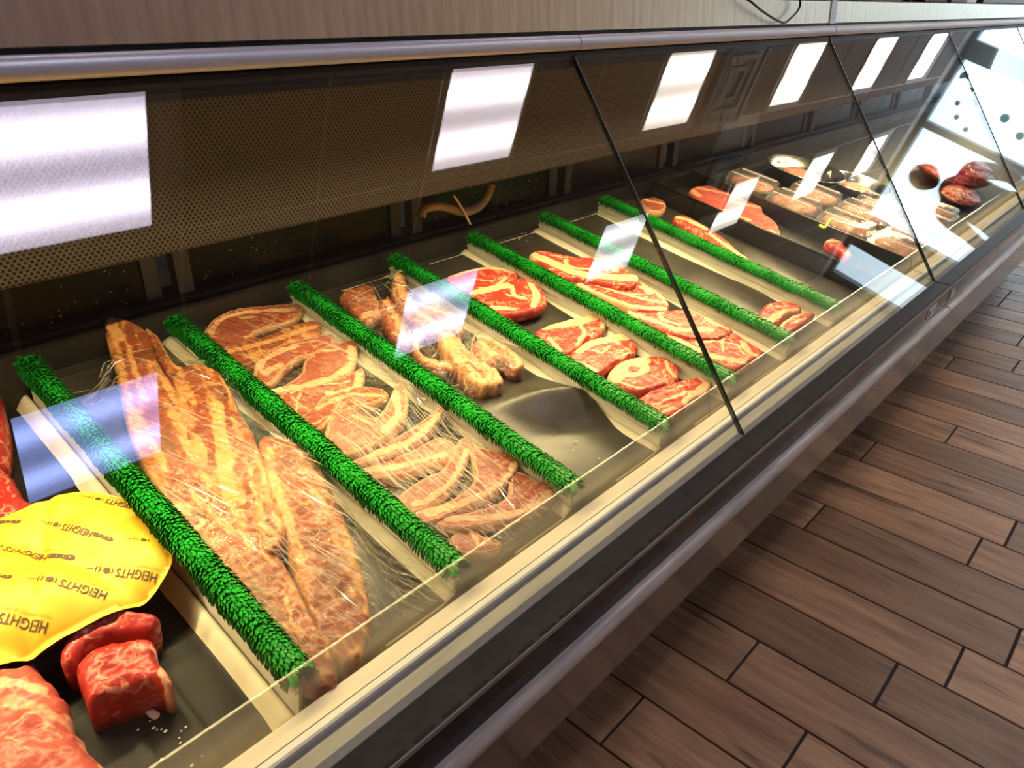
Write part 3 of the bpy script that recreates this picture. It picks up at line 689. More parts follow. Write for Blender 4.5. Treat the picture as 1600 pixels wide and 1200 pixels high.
# ------------------------------------------------------------------ meat: outlines traced on the deck, domed and painted
HF = []                                            # sampled top surfaces, for draping film: (bay, x, v, h)
def pip(pts, poly):
    x, y = pts[:, 0], pts[:, 1]; c = np.zeros(len(pts), bool); j = len(poly) - 1
    for i in range(len(poly)):
        xi, yi = poly[i]; xj, yj = poly[j]
        c ^= ((yi > y) != (yj > y)) & (x < (xj - xi) * (y - yi) / (yj - yi + 1e-12) + xi); j = i
    return c
def segdist(pts, line, closed=False):
    d = np.full(len(pts), 1e9); n = len(line)
    for i in range(n if closed else n - 1):
        a, b_ = line[i], line[(i + 1) % n]; ab = b_ - a; t = np.clip(((pts - a) @ ab) / (ab @ ab + 1e-12), 0, 1)
        d = np.minimum(d, np.linalg.norm(pts - (a + t[:, None] * ab), axis=1))
    return d
def patch(outline, res, rough=0.0, seed=0):
    """outline in deck coordinates -> points, triangles, boundary loop indices, distance to the boundary"""
    per = catmull(outline, True, 8)
    seg = np.linalg.norm(np.roll(per, -1, 0) - per, axis=1); S = np.concatenate([[0], np.cumsum(seg)]); n = max(16, int(S[-1] / (res * 1.1)))
    s = np.linspace(0, S[-1], n, endpoint=False); cl = np.vstack([per, per[:1]])
    B = np.stack([np.interp(s, S, cl[:, 0]), np.interp(s, S, cl[:, 1])], 1)
    if rough:
        c = B.mean(0)
        for i in range(n):
            nn = noise.noise((B[i][0] * 90, B[i][1] * 90, seed)) + 0.5 * noise.noise((B[i][0] * 220, B[i][1] * 220, seed + 3))
            d = B[i] - c; B[i] = B[i] + d / (np.linalg.norm(d) + 1e-9) * rough * nn
    mn, mx = B.min(0), B.max(0)
    gx, gy = np.arange(mn[0], mx[0], res), np.arange(mn[1], mx[1], res * 0.87)
    G = np.array([(x + (res / 2 if j % 2 else 0), y) for j, y in enumerate(gy) for x in gx]) if len(gx) and len(gy) else np.zeros((0, 2))
    if len(G):
        G = G[pip(G, B)]
        if len(G): G = G[segdist(G, B, True) > res * 0.55]
    P = np.vstack([B, G]) if len(G) else B
    vo, eo, fo, ov, oe, of = delaunay_2d_cdt([Vector(p) for p in P], [(i, (i + 1) % n) for i in range(n)], [], 1, 1e-7)
    V = np.array([[q.x, q.y] for q in vo])
    idx = {}
    for i, src in enumerate(ov):
        for s_ in src: idx[s_] = i
    loop = [idx[i] for i in range(n)]
    d = segdist(V, V[loop], True)
    return V, fo, loop, d
def pxscale(p, h):
    a, b_, c = px2deck(p, h), px2deck((p[0] + 1, p[1]), h), px2deck((p[0], p[1] + 1), h)
    return 0.5 * (np.linalg.norm(b_ - a) + np.linalg.norm(c - a))
nmeat = [0]; sg = 'fat-capped beef steaks'
def meat(name, outline, base, thick, mat, label, cat, group=None, fat=(), fat0=0.0, r=None, res=0.0032, bump=0.0016, tilt=(0, 0), bay=None, rough=0.0015, rim=0.0, wave=None, side_fat=None, parent=None):
    nmeat[0] += 1; sd = nmeat[0] * 3.7
    ht = base + thick * 0.9
    if mat == 'rib': fat0 -= 0.34
    if mat == 'bone': fat0 -= 0.2
    if mat == 'lamb': fat0 -= 0.25
    ol = np.array([px2deck(p, ht) for p in outline])
    V, fo, loop, d = patch(ol, res, rough, sd)
    r = min(r, 0.006) if (r and thick < 0.04) else (r or thick * 0.3)
    c = V.mean(0)
    dd = np.minimum(d, r)
    dome = thick - r + np.sqrt(np.maximum(0, r * r - (r - dd) ** 2))
    h = np.empty(len(V)); ft = np.full(len(V), float(fat0))
    for i, p in enumerate(V):
        nz = noise.noise((p[0] * 60, p[1] * 60, sd)) + 0.5 * noise.noise((p[0] * 150, p[1] * 150, sd))
        h[i] = base + dome[i] + bump * nz + (p[0] - c[0]) * tilt[0] + (p[1] - c[1]) * tilt[1] + (wave(p) if wave else 0)
    if rim:
        ft = np.maximum(ft, np.clip(1.3 - d / rim, 0, 1))
    wob = []
    for st in fat:
        pts, w = st[0], st[1]; val = st[2] if len(st) > 2 else 1.0
        wm = w * pxscale(pts[0], ht) * ((1.5 if st is fat[0] and group == sg else 1.0) if mat == 'beef' and val > 0.5 else 1.0)
        ln = np.array([px2deck(p, ht) for p in pts]); ln = catmull(ln, False, 4) if len(ln) > 2 else ln
        if not wob: wob.append(np.array([[noise.noise((p[0] * 70, p[1] * 70, sd + 9)) * 0.0035 + noise.noise((p[0] * 190, p[1] * 190, sd + 5)) * 0.0016, noise.noise((p[0] * 70, p[1] * 70, sd + 19)) * 0.0035 + noise.noise((p[0] * 190, p[1] * 190, sd + 15)) * 0.0016] for p in V]))
        Vw = V + wob[0]
        ds = segdist(Vw, ln) if len(ln) > 1 else np.linalg.norm(Vw - ln[0], axis=1)
        k = np.clip((wm * 0.46 - ds) / (wm * 0.25) + 0.5, 0, 1)
        ft = ft * (1 - k) + val * k
    verts = [D(p[0], p[1], hh) for p, hh in zip(V, h)]
    nb = len(loop); i0 = len(verts)
    fl = list(ft); el = list(d)
    for ring, (ins, fr) in enumerate(((0.0, 0.45), (0.06, 0.0))):
        for li in loop:
            p = V[li] + (c - V[li]) * ins * 0.4
            lo_h = base + (0 if fr == 0 else (h[li] - base) * fr)
            verts.append(D(p[0], p[1], lo_h)); fl.append(ft[li] if side_fat is None else side_fat); el.append(0.0)
    faces = [tuple(t) for t in fo]
    prev = loop
    for ring in range(2):
        cur = [i0 + ring * nb + i for i in range(nb)]
        for i in range(nb):
            j = (i + 1) % nb; faces.append((prev[i], cur[i], cur[j], prev[j]))
        prev = cur
    faces.append(tuple(prev[::-1]))
    me = pyd(name, verts, faces)
    at = me.attributes.new('fat', 'FLOAT', 'POINT'); at.data.foreach_set('value', np.array(fl, dtype=np.float32))
    at = me.attributes.new('edge', 'FLOAT', 'POINT'); at.data.foreach_set('value', np.array(el, dtype=np.float32))
    bm = bmesh.new(); bm.from_mesh(me); bmesh.ops.recalc_face_normals(bm, faces=bm.faces[:]); bm.to_mesh(me); bm.free()
    me.shade_smooth()
    if bay is not None: HF.append((bay, V[:, 0].copy(), V[:, 1].copy(), h.copy()))
    o = link(name, me, M[mat], parent, False, tuple(D(c[0], c[1], base)))
    if parent is None: tag(o, label, cat, group)
    return o

# ---- low bay: roast, two cubes, covered cuts
meat('beef_roast', [(-70, 1040), (-20, 1030), (20, 1030), (45, 1022), (66, 1040), (100, 1086), (110, 1122), (140, 1160), (166, 1192), (196, 1225), (200, 1290), (100, 1330), (-60, 1320)], TRAY0, 0.062, 'beef_roast',
     'large thick beef roast at the bottom left corner', 'meat', None,
     [([(-10, 1075), (40, 1075), (80, 1085)], 18, .62), ([(10, 1100), (60, 1110), (100, 1120)], 22, .55), ([(100, 1090), (112, 1130), (150, 1175), (190, 1220)], 12, .7), ([(5, 1048), (30, 1042)], 10, .75), ([(20, 1140), (60, 1120), (95, 1150)], 5, .6), ([(10, 1160), (50, 1175)], 5, .6), ([(85, 1070), (90, 1100)], 16, 0)], r=0.03, res=0.0036, bump=0.004, rough=0.004)
meat('beef_cube', [(119, 1043), (150, 1013), (205, 1000), (238, 1000), (247, 1030), (268, 1058), (266, 1070), (240, 1066), (200, 1078), (165, 1088), (138, 1100), (131, 1085)], TRAY0, 0.056, 'beef_dark',
     'thick red beef cube with a cream corner, in front of the other cube', 'meat', 'beef cubes', [([(240, 1010), (252, 1040), (262, 1062)], 9, .7), ([(256, 1050), (265, 1068)], 14, .9), ([(165, 1020), (190, 1022), (195, 1010)], 4, .6), ([(170, 1050), (172, 1075)], 3, .6), ([(210, 1020), (215, 1050)], 3, .6), ([(190, 1040), (200, 1070)], 3, .6)], r=0.012, bump=0.003, res=0.003)
meat('beef_cube', [(93, 1028), (110, 1000), (145, 967), (185, 957), (215, 958), (243, 960), (248, 970), (236, 982), (205, 986), (165, 994), (130, 1012), (112, 1036), (99, 1038)], TRAY0, 0.054, 'beef_dark',
     'dark red beef wedge behind the front beef cube', 'meat', 'beef cubes', [([(145, 970), (175, 965), (190, 966)], 5, .55), ([(98, 1030), (120, 1005), (150, 980)], 3, .55), ([(187, 968), (190, 985)], 3, .6)], r=0.006, bump=0.003, res=0.003, tilt=(0, 0.25))
for k, (ol, lab) in enumerate([([(-60, 590), (-10, 600), (8, 640), (12, 690), (0, 720), (-60, 720)], 'dark red beef cut at the left edge behind the yellow paper'),
                               ([(-60, 720), (5, 725), (35, 770), (60, 790), (40, 830), (-60, 840)], 'dark red beef cut partly under the back of the yellow paper'),
                               ([(-60, 930), (40, 930), (110, 935), (130, 948), (90, 972), (20, 1000), (-60, 1010)], 'dark red beef cut showing under the front edge of the yellow paper')]):
    meat('beef_cut', ol, TRAY0, 0.045, 'beef_dark', lab, 'meat', 'covered beef cuts', [([(ol[1][0], ol[1][1] + 12), (ol[2][0] - 14, ol[2][1] + 12)], 5, .55)], r=0.018, bump=0.004, res=0.005)

# ---- wrapped beef ribs
rb = 'wrapped beef rib pieces'
meat('beef_rib', [(163, 506), (185, 498), (212, 506), (232, 522), (246, 565), (286, 622), (322, 690), (338, 750), (318, 800), (268, 800), (232, 745), (198, 660), (180, 575)], MAT, 0.034, 'rib', 'longest cream beef rib, its bone end sticking out at the back of the film', 'meat', rb,
     [([(200, 512), (225, 590), (265, 680), (300, 760)], 7, .0), ([(185, 505), (196, 560), (215, 640)], 5, .15), ([(240, 640), (275, 720), (280, 780)], 22, .05), ([(226, 525), (232, 560)], 12, .1), ([(172, 505), (190, 530)], 10, .95)], 0.85, 0.014, 0.0034, 0.003, bay=1, rough=0.002)
meat('beef_rib', [(226, 514), (246, 524), (272, 566), (298, 582), (340, 640), (352, 690), (330, 690), (290, 622), (250, 566)], MAT, 0.026, 'rib', 'narrow yellow-fat beef rib behind the longest one', 'meat', rb, [([(238, 530), (262, 575), (300, 620)], 10, .1)], 0.9, 0.01, 0.0034, 0.003, bay=1)
meat('beef_rib', [(270, 592), (300, 576), (335, 584), (352, 600), (378, 648), (404, 700), (424, 770), (420, 835), (384, 858), (340, 840), (312, 780), (292, 700), (280, 640)], MAT, 0.036, 'rib', 'beef rib with two dark red stripes in the middle of the film', 'meat', rb,
     [([(300, 590), (318, 650), (325, 720), (318, 770)], 12, .0), ([(338, 590), (352, 640), (356, 690)], 9, .1), ([(370, 700), (385, 760), (398, 830)], 7, .0), ([(385, 690), (400, 740), (410, 800)], 10, .25), ([(340, 640), (350, 720), (360, 780)], 16, 1.0)], 0.8, 0.014, 0.0034, 0.003, bay=1, tilt=(0.1, 0))
meat('beef_rib', [(404, 688), (430, 684), (462, 694), (492, 716), (520, 770), (552, 846), (574, 925), (579, 985), (556, 1035), (512, 1020), (478, 940), (446, 850), (418, 770)], MAT, 0.033, 'rib', 'broad beef rib nearest the white paper edge', 'meat', rb,
     [([(440, 720), (480, 800), (520, 900), (545, 980)], 26, .15), ([(500, 850), (540, 930), (558, 1000)], 12, .0), ([(470, 700), (500, 740)], 10, .15), ([(560, 890), (575, 960)], 8, 1.0), ([(500, 950), (525, 1000)], 12, .1), ([(425, 740), (455, 830)], 10, 1.0)], 0.75, 0.013, 0.0034, 0.003, bay=1)
meat('beef_rib', [(236, 752), (300, 795), (350, 825), (400, 845), (440, 875), (484, 955), (524, 1030), (520, 1075), (470, 1062), (420, 985), (360, 905), (290, 835), (250, 790)], MAT, 0.030, 'rib', 'beef rib along the front green divider with a round dark eye of lean', 'meat', rb,
     [([(310, 830), (350, 830)], 34, .05), ([(355, 825), (380, 845)], 30, .08), ([(420, 900), (460, 960), (490, 1010)], 30, .1), ([(400, 880), (440, 900)], 16, .05), ([(330, 800), (300, 845), (320, 870)], 7, .9), ([(440, 930), (470, 1000)], 5, .9)], 0.72, 0.013, 0.0034, 0.003, bay=1)
meat('beef_rib', [(400, 770), (420, 776), (442, 806), (444, 838), (428, 858), (410, 848), (400, 815)], MAT + 0.012, 0.03, 'rib', 'small pale knob of bone in a hollow between the wrapped beef ribs', 'meat', rb, [([(412, 790), (428, 830)], 6, .2)], 0.95, 0.012, 0.0034, 0.003, bay=1)

# ---- wrapped chops
lc = 'wrapped chops'
def chop(ol, lab, fat, fat0=0.0, base=MAT, th=0.018, rim=0.0, tilt=(0, 0), mat='lamb', side=0.9):
    c_ = np.mean(np.array(ol, float), 0); ol = [tuple(c_ + (np.array(p) - c_) * np.array([1.08, 1.22])) for p in ol]
    meat('chop', ol, base, th * 0.8, mat, lab, 'meat', lc, fat, fat0, 0.003, 0.0026, 0.0012, tilt, bay=2, rim=rim, side_fat=side)
chop([(322, 522), (334, 504), (360, 491), (400, 485), (462, 482), (464, 496), (444, 506), (410, 514), (394, 522), (408, 527), (392, 534), (352, 540), (330, 533)], 'curved chop at the very back of the film, open in the middle', [([(330, 522), (345, 500), (385, 489), (460, 485)], 7), ([(350, 520), (372, 508)], 22, .0), ([(395, 510), (420, 500), (458, 494)], 11, .05), ([(385, 526), (402, 525)], 6), ([(375, 498), (400, 496)], 4)], .35)
chop([(352, 548), (380, 536), (420, 526), (455, 513), (490, 508), (496, 518), (492, 528), (466, 540), (420, 556), (380, 566), (362, 560)], 'chop standing with its orange fat side to the front', [([(360, 550), (420, 535), (490, 512)], 8, 1), ([(380, 560), (440, 545), (490, 524)], 14, .5)], .6, MAT, 0.024, mat='rib')
chop([(400, 580), (408, 560), (440, 543), (475, 535), (513, 529), (516, 544), (498, 554), (468, 560), (446, 574), (428, 592), (408, 594)], 'arched chop with a brown bony inner edge', [([(404, 578), (416, 560), (450, 545), (490, 536)], 9), ([(470, 540), (510, 534)], 6, .0), ([(440, 562), (470, 556)], 6, .1), ([(412, 584), (438, 570)], 10, .85)], .35, MAT + .004, .02)
chop([(478, 566), (496, 552), (520, 545), (548, 540), (554, 552), (550, 572), (534, 586), (500, 598), (462, 604), (418, 612), (412, 606), (446, 598), (470, 584)], 'chop with a large pale fat cap, third from the back', [([(548, 545), (550, 568), (525, 588), (480, 602), (425, 610)], 9), ([(500, 565), (518, 560)], 20, .0), ([(485, 590), (440, 603)], 5, .0), ([(505, 550), (530, 546)], 6, .7)], .3, MAT + .01, .018)
chop([(440, 622), (458, 606), (476, 597), (510, 596), (545, 588), (562, 582), (564, 600), (552, 612), (512, 620), (490, 642), (464, 662), (448, 652)], 'chop with a round dark eye crossed by white veins', [([(560, 586), (556, 608), (515, 616)], 9), ([(466, 634)], 26, .0), ([(455, 615), (480, 605), (545, 598)], 4, .9), ([(530, 596), (545, 594)], 8, .0), ([(455, 622), (480, 640)], 3, .9), ([(470, 612), (462, 645)], 3, .9)], .45, MAT + .008, .018)
chop([(462, 662), (480, 645), (510, 626), (545, 612), (585, 612), (602, 622), (585, 632), (545, 640), (520, 652), (500, 668), (478, 674)], 'flat chop behind the pointed tent of film', [([(495, 640), (540, 618), (598, 620)], 7), ([(484, 656), (505, 645)], 18, .0), ([(530, 632), (575, 626)], 7, .05), ([(490, 665), (520, 648)], 3, .9)], .4, MAT + .008, .018)
chop([(506, 690), (520, 655), (534, 632), (556, 644), (582, 655), (600, 640), (618, 608), (632, 620), (630, 652), (606, 676), (570, 696), (535, 706), (512, 704)], 'chop pushing the film up into a pointed tent', [([(530, 650), (525, 690)], 20, .15), ([(560, 660), (590, 665)], 12, .1), ([(616, 615), (620, 650), (600, 675)], 8, .95), ([(550, 650), (580, 665)], 4, .9), ([(606, 626), (612, 650)], 5, .1)], .6, MAT + .014, .026)
chop([(540, 708), (580, 696), (625, 680), (660, 660), (684, 643), (688, 652), (664, 680), (625, 704), (580, 718), (545, 724)], 'long fat-edged chop running to a thin point', [([(545, 718), (600, 706), (650, 685), (685, 650)], 11), ([(590, 694), (640, 676)], 6, .05)], .5, MAT + .008, .022)
chop([(562, 728), (600, 718), (640, 708), (680, 690), (708, 700), (700, 716), (660, 730), (610, 742), (575, 742)], 'pale curved chop under the brightest film streaks', [([(570, 736), (630, 728), (695, 710)], 9), ([(660, 700), (690, 700)], 10, .0)], .55, MAT + .004, .02)
chop([(628, 770), (660, 748), (690, 735), (705, 715), (716, 697), (730, 696), (734, 706), (722, 735), (700, 762), (668, 786), (645, 792), (632, 785)], 'chop curving up to a narrow red tip', [([(728, 702), (712, 745), (680, 775), (650, 788)], 9), ([(718, 705), (708, 725)], 8, .0), ([(650, 765), (690, 745)], 12, .0)], .3, MAT + .006, .022)
chop([(656, 792), (690, 783), (716, 772), (740, 752), (738, 728), (735, 710), (760, 712), (792, 716), (806, 722), (800, 742), (774, 766), (728, 788), (680, 806), (658, 808)], 'chop with a square dark eye near the front', [([(804, 726), (796, 744), (768, 768), (720, 788), (668, 802)], 10), ([(776, 730)], 32, .0), ([(745, 745), (720, 775)], 6, .0), ([(745, 718), (758, 738)], 8, .25)], .35, MAT + .006, .022)
chop([(685, 806), (720, 800), (765, 790), (792, 776), (796, 748), (812, 746), (832, 755), (855, 762), (862, 774), (846, 790), (806, 806), (750, 816), (700, 818)], 'frontmost whole chop with a long white fat edge', [([(858, 770), (835, 792), (780, 808), (700, 812)], 9), ([(830, 768)], 26, .0), ([(800, 756), (808, 775)], 7, .25)], .4, MAT + .003, .022)
chop([(708, 838), (740, 825), (752, 838), (780, 845), (776, 858), (742, 864), (716, 860)], 'chop scrap against the front riser under the film', [([(735, 830), (745, 850)], 6), ([(755, 850), (775, 852)], 5)], .35, MAT, .016)

# ---- wrapped bones
bn = 'wrapped bone pieces'
def bone(ol, lab, fat, fat0, th=0.022, base=MAT, mat='bone', tilt=(0, 0)):
    meat('meat_bone', ol, base, th, mat, lab, 'meat', bn, fat, fat0, th * 0.5, 0.0028, 0.0045, tilt, bay=3, rough=0.0045)
bone([(532, 458), (556, 448), (580, 448), (590, 468), (594, 492), (574, 504), (556, 490), (540, 474)], 'square meaty bone at the back left of its tray', [([(560, 460), (580, 490)], 14, .1), ([(570, 495), (590, 490)], 10, 1)], .4)
bone([(592, 474), (606, 464), (624, 484), (640, 510), (646, 536), (636, 540), (612, 522), (598, 500)], 'slim meaty bone beside the square one', [([(604, 474), (630, 520)], 7, 1)], .2)
bone([(612, 440), (622, 424), (632, 432), (640, 458), (660, 482), (688, 496), (722, 502), (726, 516), (704, 524), (664, 514), (632, 490), (614, 462)], 'long curved rib bone with a cut upright end', [([(620, 432), (634, 470), (664, 500), (715, 512)], 7, 1), ([(626, 470), (650, 498)], 5, .0)], .5, .03)
bone([(648, 474), (672, 470), (694, 482), (716, 492), (726, 506), (700, 502), (668, 492)], 'flat bone lying on the long curved rib', [([(660, 480), (705, 494)], 5, .9)], .3, .02, MAT + .012)
bone([(644, 524), (654, 508), (674, 510), (664, 520), (656, 540), (664, 556), (690, 562), (716, 566), (714, 578), (680, 576), (654, 562)], 'thin hooked rib bone near the green divider', [([(656, 515), (650, 540), (670, 565), (710, 572)], 7, .95)], .4)
bone([(686, 524), (702, 516), (718, 528), (734, 550), (766, 572), (786, 590), (782, 602), (752, 604), (728, 590), (706, 562), (690, 542)], 'thick cream bone with a round cut front end', [([(696, 526), (712, 555), (740, 580)], 12, 1), ([(772, 594)], 16, .55), ([(730, 570), (756, 592)], 6, .1)], .7, .034)
bone([(736, 546), (748, 528), (764, 530), (790, 540), (810, 556), (816, 572), (804, 577), (786, 566), (768, 572), (750, 566)], 'knobbly bone with a pale rind at the right of the film', [([(780, 540), (808, 560), (812, 572)], 7, 1), ([(752, 540), (770, 555)], 12, .9), ([(745, 535), (750, 548)], 5, .1), ([(775, 560), (790, 563)], 5, .0)], .55, .032)

# ---- fat-capped steaks
def steak(ol, lab, fat, th=0.02, base=MAT, fat0=0.0, mat='beef', bay=None, group=sg, tilt=(0, 0), side=None, res=0.0028):
    meat('beef_steak', ol, base, th, mat, lab, 'steak', group, fat, fat0, th * 0.4, res, 0.0014, tilt, bay=bay, side_fat=side)
steak([(698, 434), (730, 422), (770, 417), (800, 422), (810, 428), (806, 440), (788, 448), (770, 452), (742, 456), (716, 452)], 'rearmost fat-capped steak, overlapped by the next one', [([(700, 430), (740, 420), (775, 419), (800, 424)], 8), ([(790, 436), (778, 446)], 5, .8), ([(750, 452), (790, 446)], 4, .8), ([(740, 438), (768, 440)], 3, .7)])
steak([(732, 458), (752, 450), (780, 444), (806, 436), (830, 437), (846, 450), (856, 466), (848, 480), (820, 488), (792, 492), (768, 482), (746, 470)], 'large marbled steak lying on the rearmost one', [([(738, 456), (760, 452), (786, 446)], 11), ([(800, 448), (803, 462), (820, 468)], 5), ([(830, 446), (838, 462), (832, 480)], 7), ([(770, 482), (800, 484)], 8, .8), ([(790, 462), (815, 466)], 3, .8)], .022, MAT + .008)
steak([(834, 522), (852, 510), (890, 499), (928, 490), (950, 489), (948, 508), (936, 526), (914, 530), (902, 546), (886, 554), (862, 544), (840, 530)], 'steak with a long cream fat cap against the white divider', [([(848, 510), (890, 504), (930, 494), (948, 491)], 12), ([(906, 508), (912, 522), (902, 540)], 5), ([(858, 530), (876, 548)], 6, .8), ([(945, 495), (942, 512)], 7)])
steak([(888, 558), (900, 546), (920, 532), (950, 525), (974, 522), (996, 540), (992, 552), (976, 560), (952, 574), (934, 586), (908, 574)], 'steak with a broad cream fat cap, fourth from the back', [([(900, 546), (922, 535), (950, 529), (972, 527)], 12), ([(925, 548), (940, 552), (952, 542)], 3), ([(905, 568), (930, 580)], 6, .8), ([(970, 560), (990, 550)], 4, .7)], .021)
steak([(950, 588), (962, 570), (985, 560), (1004, 558), (1030, 556), (1052, 566), (1062, 582), (1054, 600), (1036, 604), (1002, 612), (984, 611), (962, 600)], 'steak with a round red spot inside its fat cap', [([(958, 588), (970, 572), (1000, 562)], 17), ([(993, 560), (1008, 578), (985, 588)], 9), ([(990, 578)], 13, .0), ([(1040, 566), (1046, 582), (1056, 590)], 5), ([(970, 600), (1005, 608)], 4, .7)])
steak([(994, 628), (1010, 614), (1040, 602), (1072, 592), (1096, 590), (1112, 598), (1106, 612), (1082, 628), (1062, 645), (1042, 653), (1014, 640)], 'frontmost fat-capped steak beside the clear riser', [([(1100, 593), (1108, 604), (1090, 618), (1076, 630)], 10), ([(1020, 634), (1050, 622), (1082, 612)], 4, .9), ([(1035, 645), (1055, 640)], 6, .8), ([(1040, 612), (1070, 604)], 3, .7)])

# ---- rib steaks
rg = 'layered rib steaks'
steak([(828, 398), (846, 392), (868, 396), (900, 402), (936, 404), (968, 416), (988, 428), (998, 434), (990, 448), (958, 446), (918, 438), (878, 434), (850, 416)], 'rearmost rib steak with a thick tan fat side', [([(832, 400), (860, 410), (900, 428), (950, 434), (992, 436)], 13), ([(884, 408), (890, 418), (920, 422)], 5), ([(950, 410), (960, 424)], 7), ([(860, 400), (890, 404)], 4, .5), ([(905, 412), (930, 414)], 22, .0)], .026, MAT + .012, 0, 'beef', None, rg, (0, 0), 0.95)
steak([(894, 438), (924, 440), (958, 446), (998, 440), (1012, 446), (1036, 462), (1046, 478), (1038, 488), (1004, 486), (968, 474), (932, 458), (908, 448)], 'rib steak with striped fat layers, second from the back', [([(900, 442), (940, 462), (990, 480), (1040, 484)], 6), ([(910, 440), (960, 456), (1010, 470), (1040, 474)], 4), ([(1008, 450), (1014, 458)], 9), ([(1020, 452), (1036, 470)], 4), ([(960, 458), (1000, 462)], 3)], .022, MAT + .006, 0, 'beef', None, rg, (0, 0), 0.95)
steak([(978, 486), (1008, 488), (1040, 486), (1066, 484), (1092, 490), (1126, 506), (1146, 518), (1122, 530), (1082, 530), (1044, 520), (1006, 502)], 'rib steak with a dark round eye, crossed by the glass seam', [([(985, 490), (1020, 502), (1060, 516), (1110, 516)], 8), ([(1030, 490), (1034, 500), (1060, 508)], 6), ([(1105, 500), (1118, 508)], 8), ([(1090, 492), (1135, 515)], 4)], .022, MAT + .004, 0, 'beef', None, rg, (0, 0), 0.9)
steak([(1036, 522), (1072, 528), (1100, 530), (1122, 522), (1146, 520), (1168, 534), (1188, 546), (1192, 554), (1174, 566), (1148, 579), (1118, 570), (1082, 552), (1054, 536)], 'frontmost rib steak touching the clear riser', [([(1045, 526), (1090, 548), (1130, 562), (1160, 566)], 9), ([(1160, 536), (1168, 550), (1180, 556)], 7), ([(1110, 534), (1150, 540), (1160, 552)], 3), ([(1130, 528), (1128, 550)], 3), ([(1075, 530), (1110, 536)], 4)], .022, MAT, 0, 'beef', None, rg, (0, 0), 0.9)
steak([(1100, 566), (1122, 572), (1146, 580), (1140, 588), (1122, 584), (1108, 576)], 'small steak end under the frontmost rib steak', [([(1104, 568), (1140, 582)], 4)], .014, MAT, 0, 'beef', None, rg)
# ---- two steaks at the front of the bare mat and pieces at the back
steak([(1184, 496), (1192, 482), (1200, 474), (1226, 471), (1248, 477), (1252, 486), (1230, 490), (1216, 506), (1202, 506)], 'red steak at the front of the mostly bare mat', [([(1200, 504), (1220, 490), (1246, 486)], 8), ([(1210, 480), (1240, 480)], 3, .6)], .022, MAT, 0, 'beef', None, 'pair of steaks on the bare mat')
steak([(1214, 516), (1226, 500), (1246, 491), (1274, 489), (1264, 500), (1246, 514), (1230, 522)], 'red steak overlapping the clear riser on the mostly bare mat', [([(1218, 514), (1228, 500), (1246, 493)], 6), ([(1236, 508), (1258, 498)], 3, .7)], .02, MAT + .006, 0, 'beef', None, 'pair of steaks on the bare mat')
meat('meat_piece', [(1002, 312), (1022, 309), (1038, 315), (1041, 324), (1030, 331), (1008, 326)], MAT, .022, 'lamb', 'small pink meat piece behind the glass seam at the back', 'meat', None, [([(1004, 312), (1036, 320)], 5)], .3, res=0.004)
steak([(1052, 342), (1066, 337), (1082, 343), (1104, 356), (1132, 374), (1162, 400), (1200, 424), (1216, 432), (1200, 436), (1160, 412), (1120, 388), (1080, 362)], 'long orange-red steak tucked behind the last green divider', [([(1056, 340), (1076, 346), (1100, 358)], 7, .8), ([(1110, 368), (1150, 396), (1200, 426)], 5, .8)], .03, MAT, .2, 'beef', None, None)
steak([(1078, 297), (1092, 291), (1130, 293), (1162, 305), (1188, 318), (1194, 334), (1212, 348), (1220, 370), (1198, 372), (1166, 354), (1120, 330), (1086, 310)], 'broad pale red chuck steak in the black tray', [([(1092, 295), (1130, 303), (1160, 312)], 5, .8), ([(1080, 298), (1090, 306)], 6, .9), ([(1150, 318), (1190, 326)], 6, .7), ([(1130, 330), (1170, 345)], 5, .8), ([(1205, 362), (1216, 372)], 5, .8)], .024, MAT + .004, .12, 'beef_roast', None, None, res=0.004)
steak([(1290, 377), (1300, 372), (1312, 374), (1320, 384), (1332, 398), (1326, 402), (1310, 390), (1296, 384)], 'small orange-red meat end at the front of the black tray', [([(1292, 377), (1312, 378)], 5, .8)], .024, MAT, .15, 'beef', None, None, res=0.004)

# fat crumbs on the mats and tray: one heap too small to pick apart
bm = bmesh.new()
for (a, b_, c, d, cnt, h) in ((930, 640, 60, 60, 26, MAT), (860, 600, 60, 30, 12, MAT), (880, 470, 40, 25, 12, MAT), (760, 590, 30, 12, 10, MAT), (245, 1130, 30, 30, 9, TRAY0), (285, 1160, 25, 25, 7, TRAY0), (830, 380, 40, 12, 8, MAT), (1150, 420, 50, 20, 8, MAT)):
    for i in range(cnt):
        q = px2deck((a + random.gauss(0, c * 0.6), b_ + random.gauss(0, d * 0.6)), h)
        g = bmesh.ops.create_icosphere(bm, subdivisions=1, radius=random.uniform(0.0006, 0.0017))
        for w in g['verts']: w.co = Vector(D(q[0] + w.co.x * 1.4, q[1] + w.co.y, h + 0.002 + w.co.z * 0.7 + (0.001 if h == MAT else 0)))
for (a, b_) in ((232, 1112), (238, 1118), (243, 1121)):
    q = px2deck((a, b_), TRAY0); g = bmesh.ops.create_icosphere(bm, subdivisions=2, radius=0.0045)
    for w in g['verts']: w.co = Vector(D(q[0] + w.co.x, q[1] + w.co.y, TRAY0 + 0.004 + w.co.z * 0.7))
me = bpy.data.meshes.new('fat_crumbs'); bm.to_mesh(me); bm.free()
o = link('fat_crumbs', me, M['crumb']); tag(o, 'tiny cream fat crumbs scattered on the black mats', 'crumbs'); o['kind'] = 'stuff'

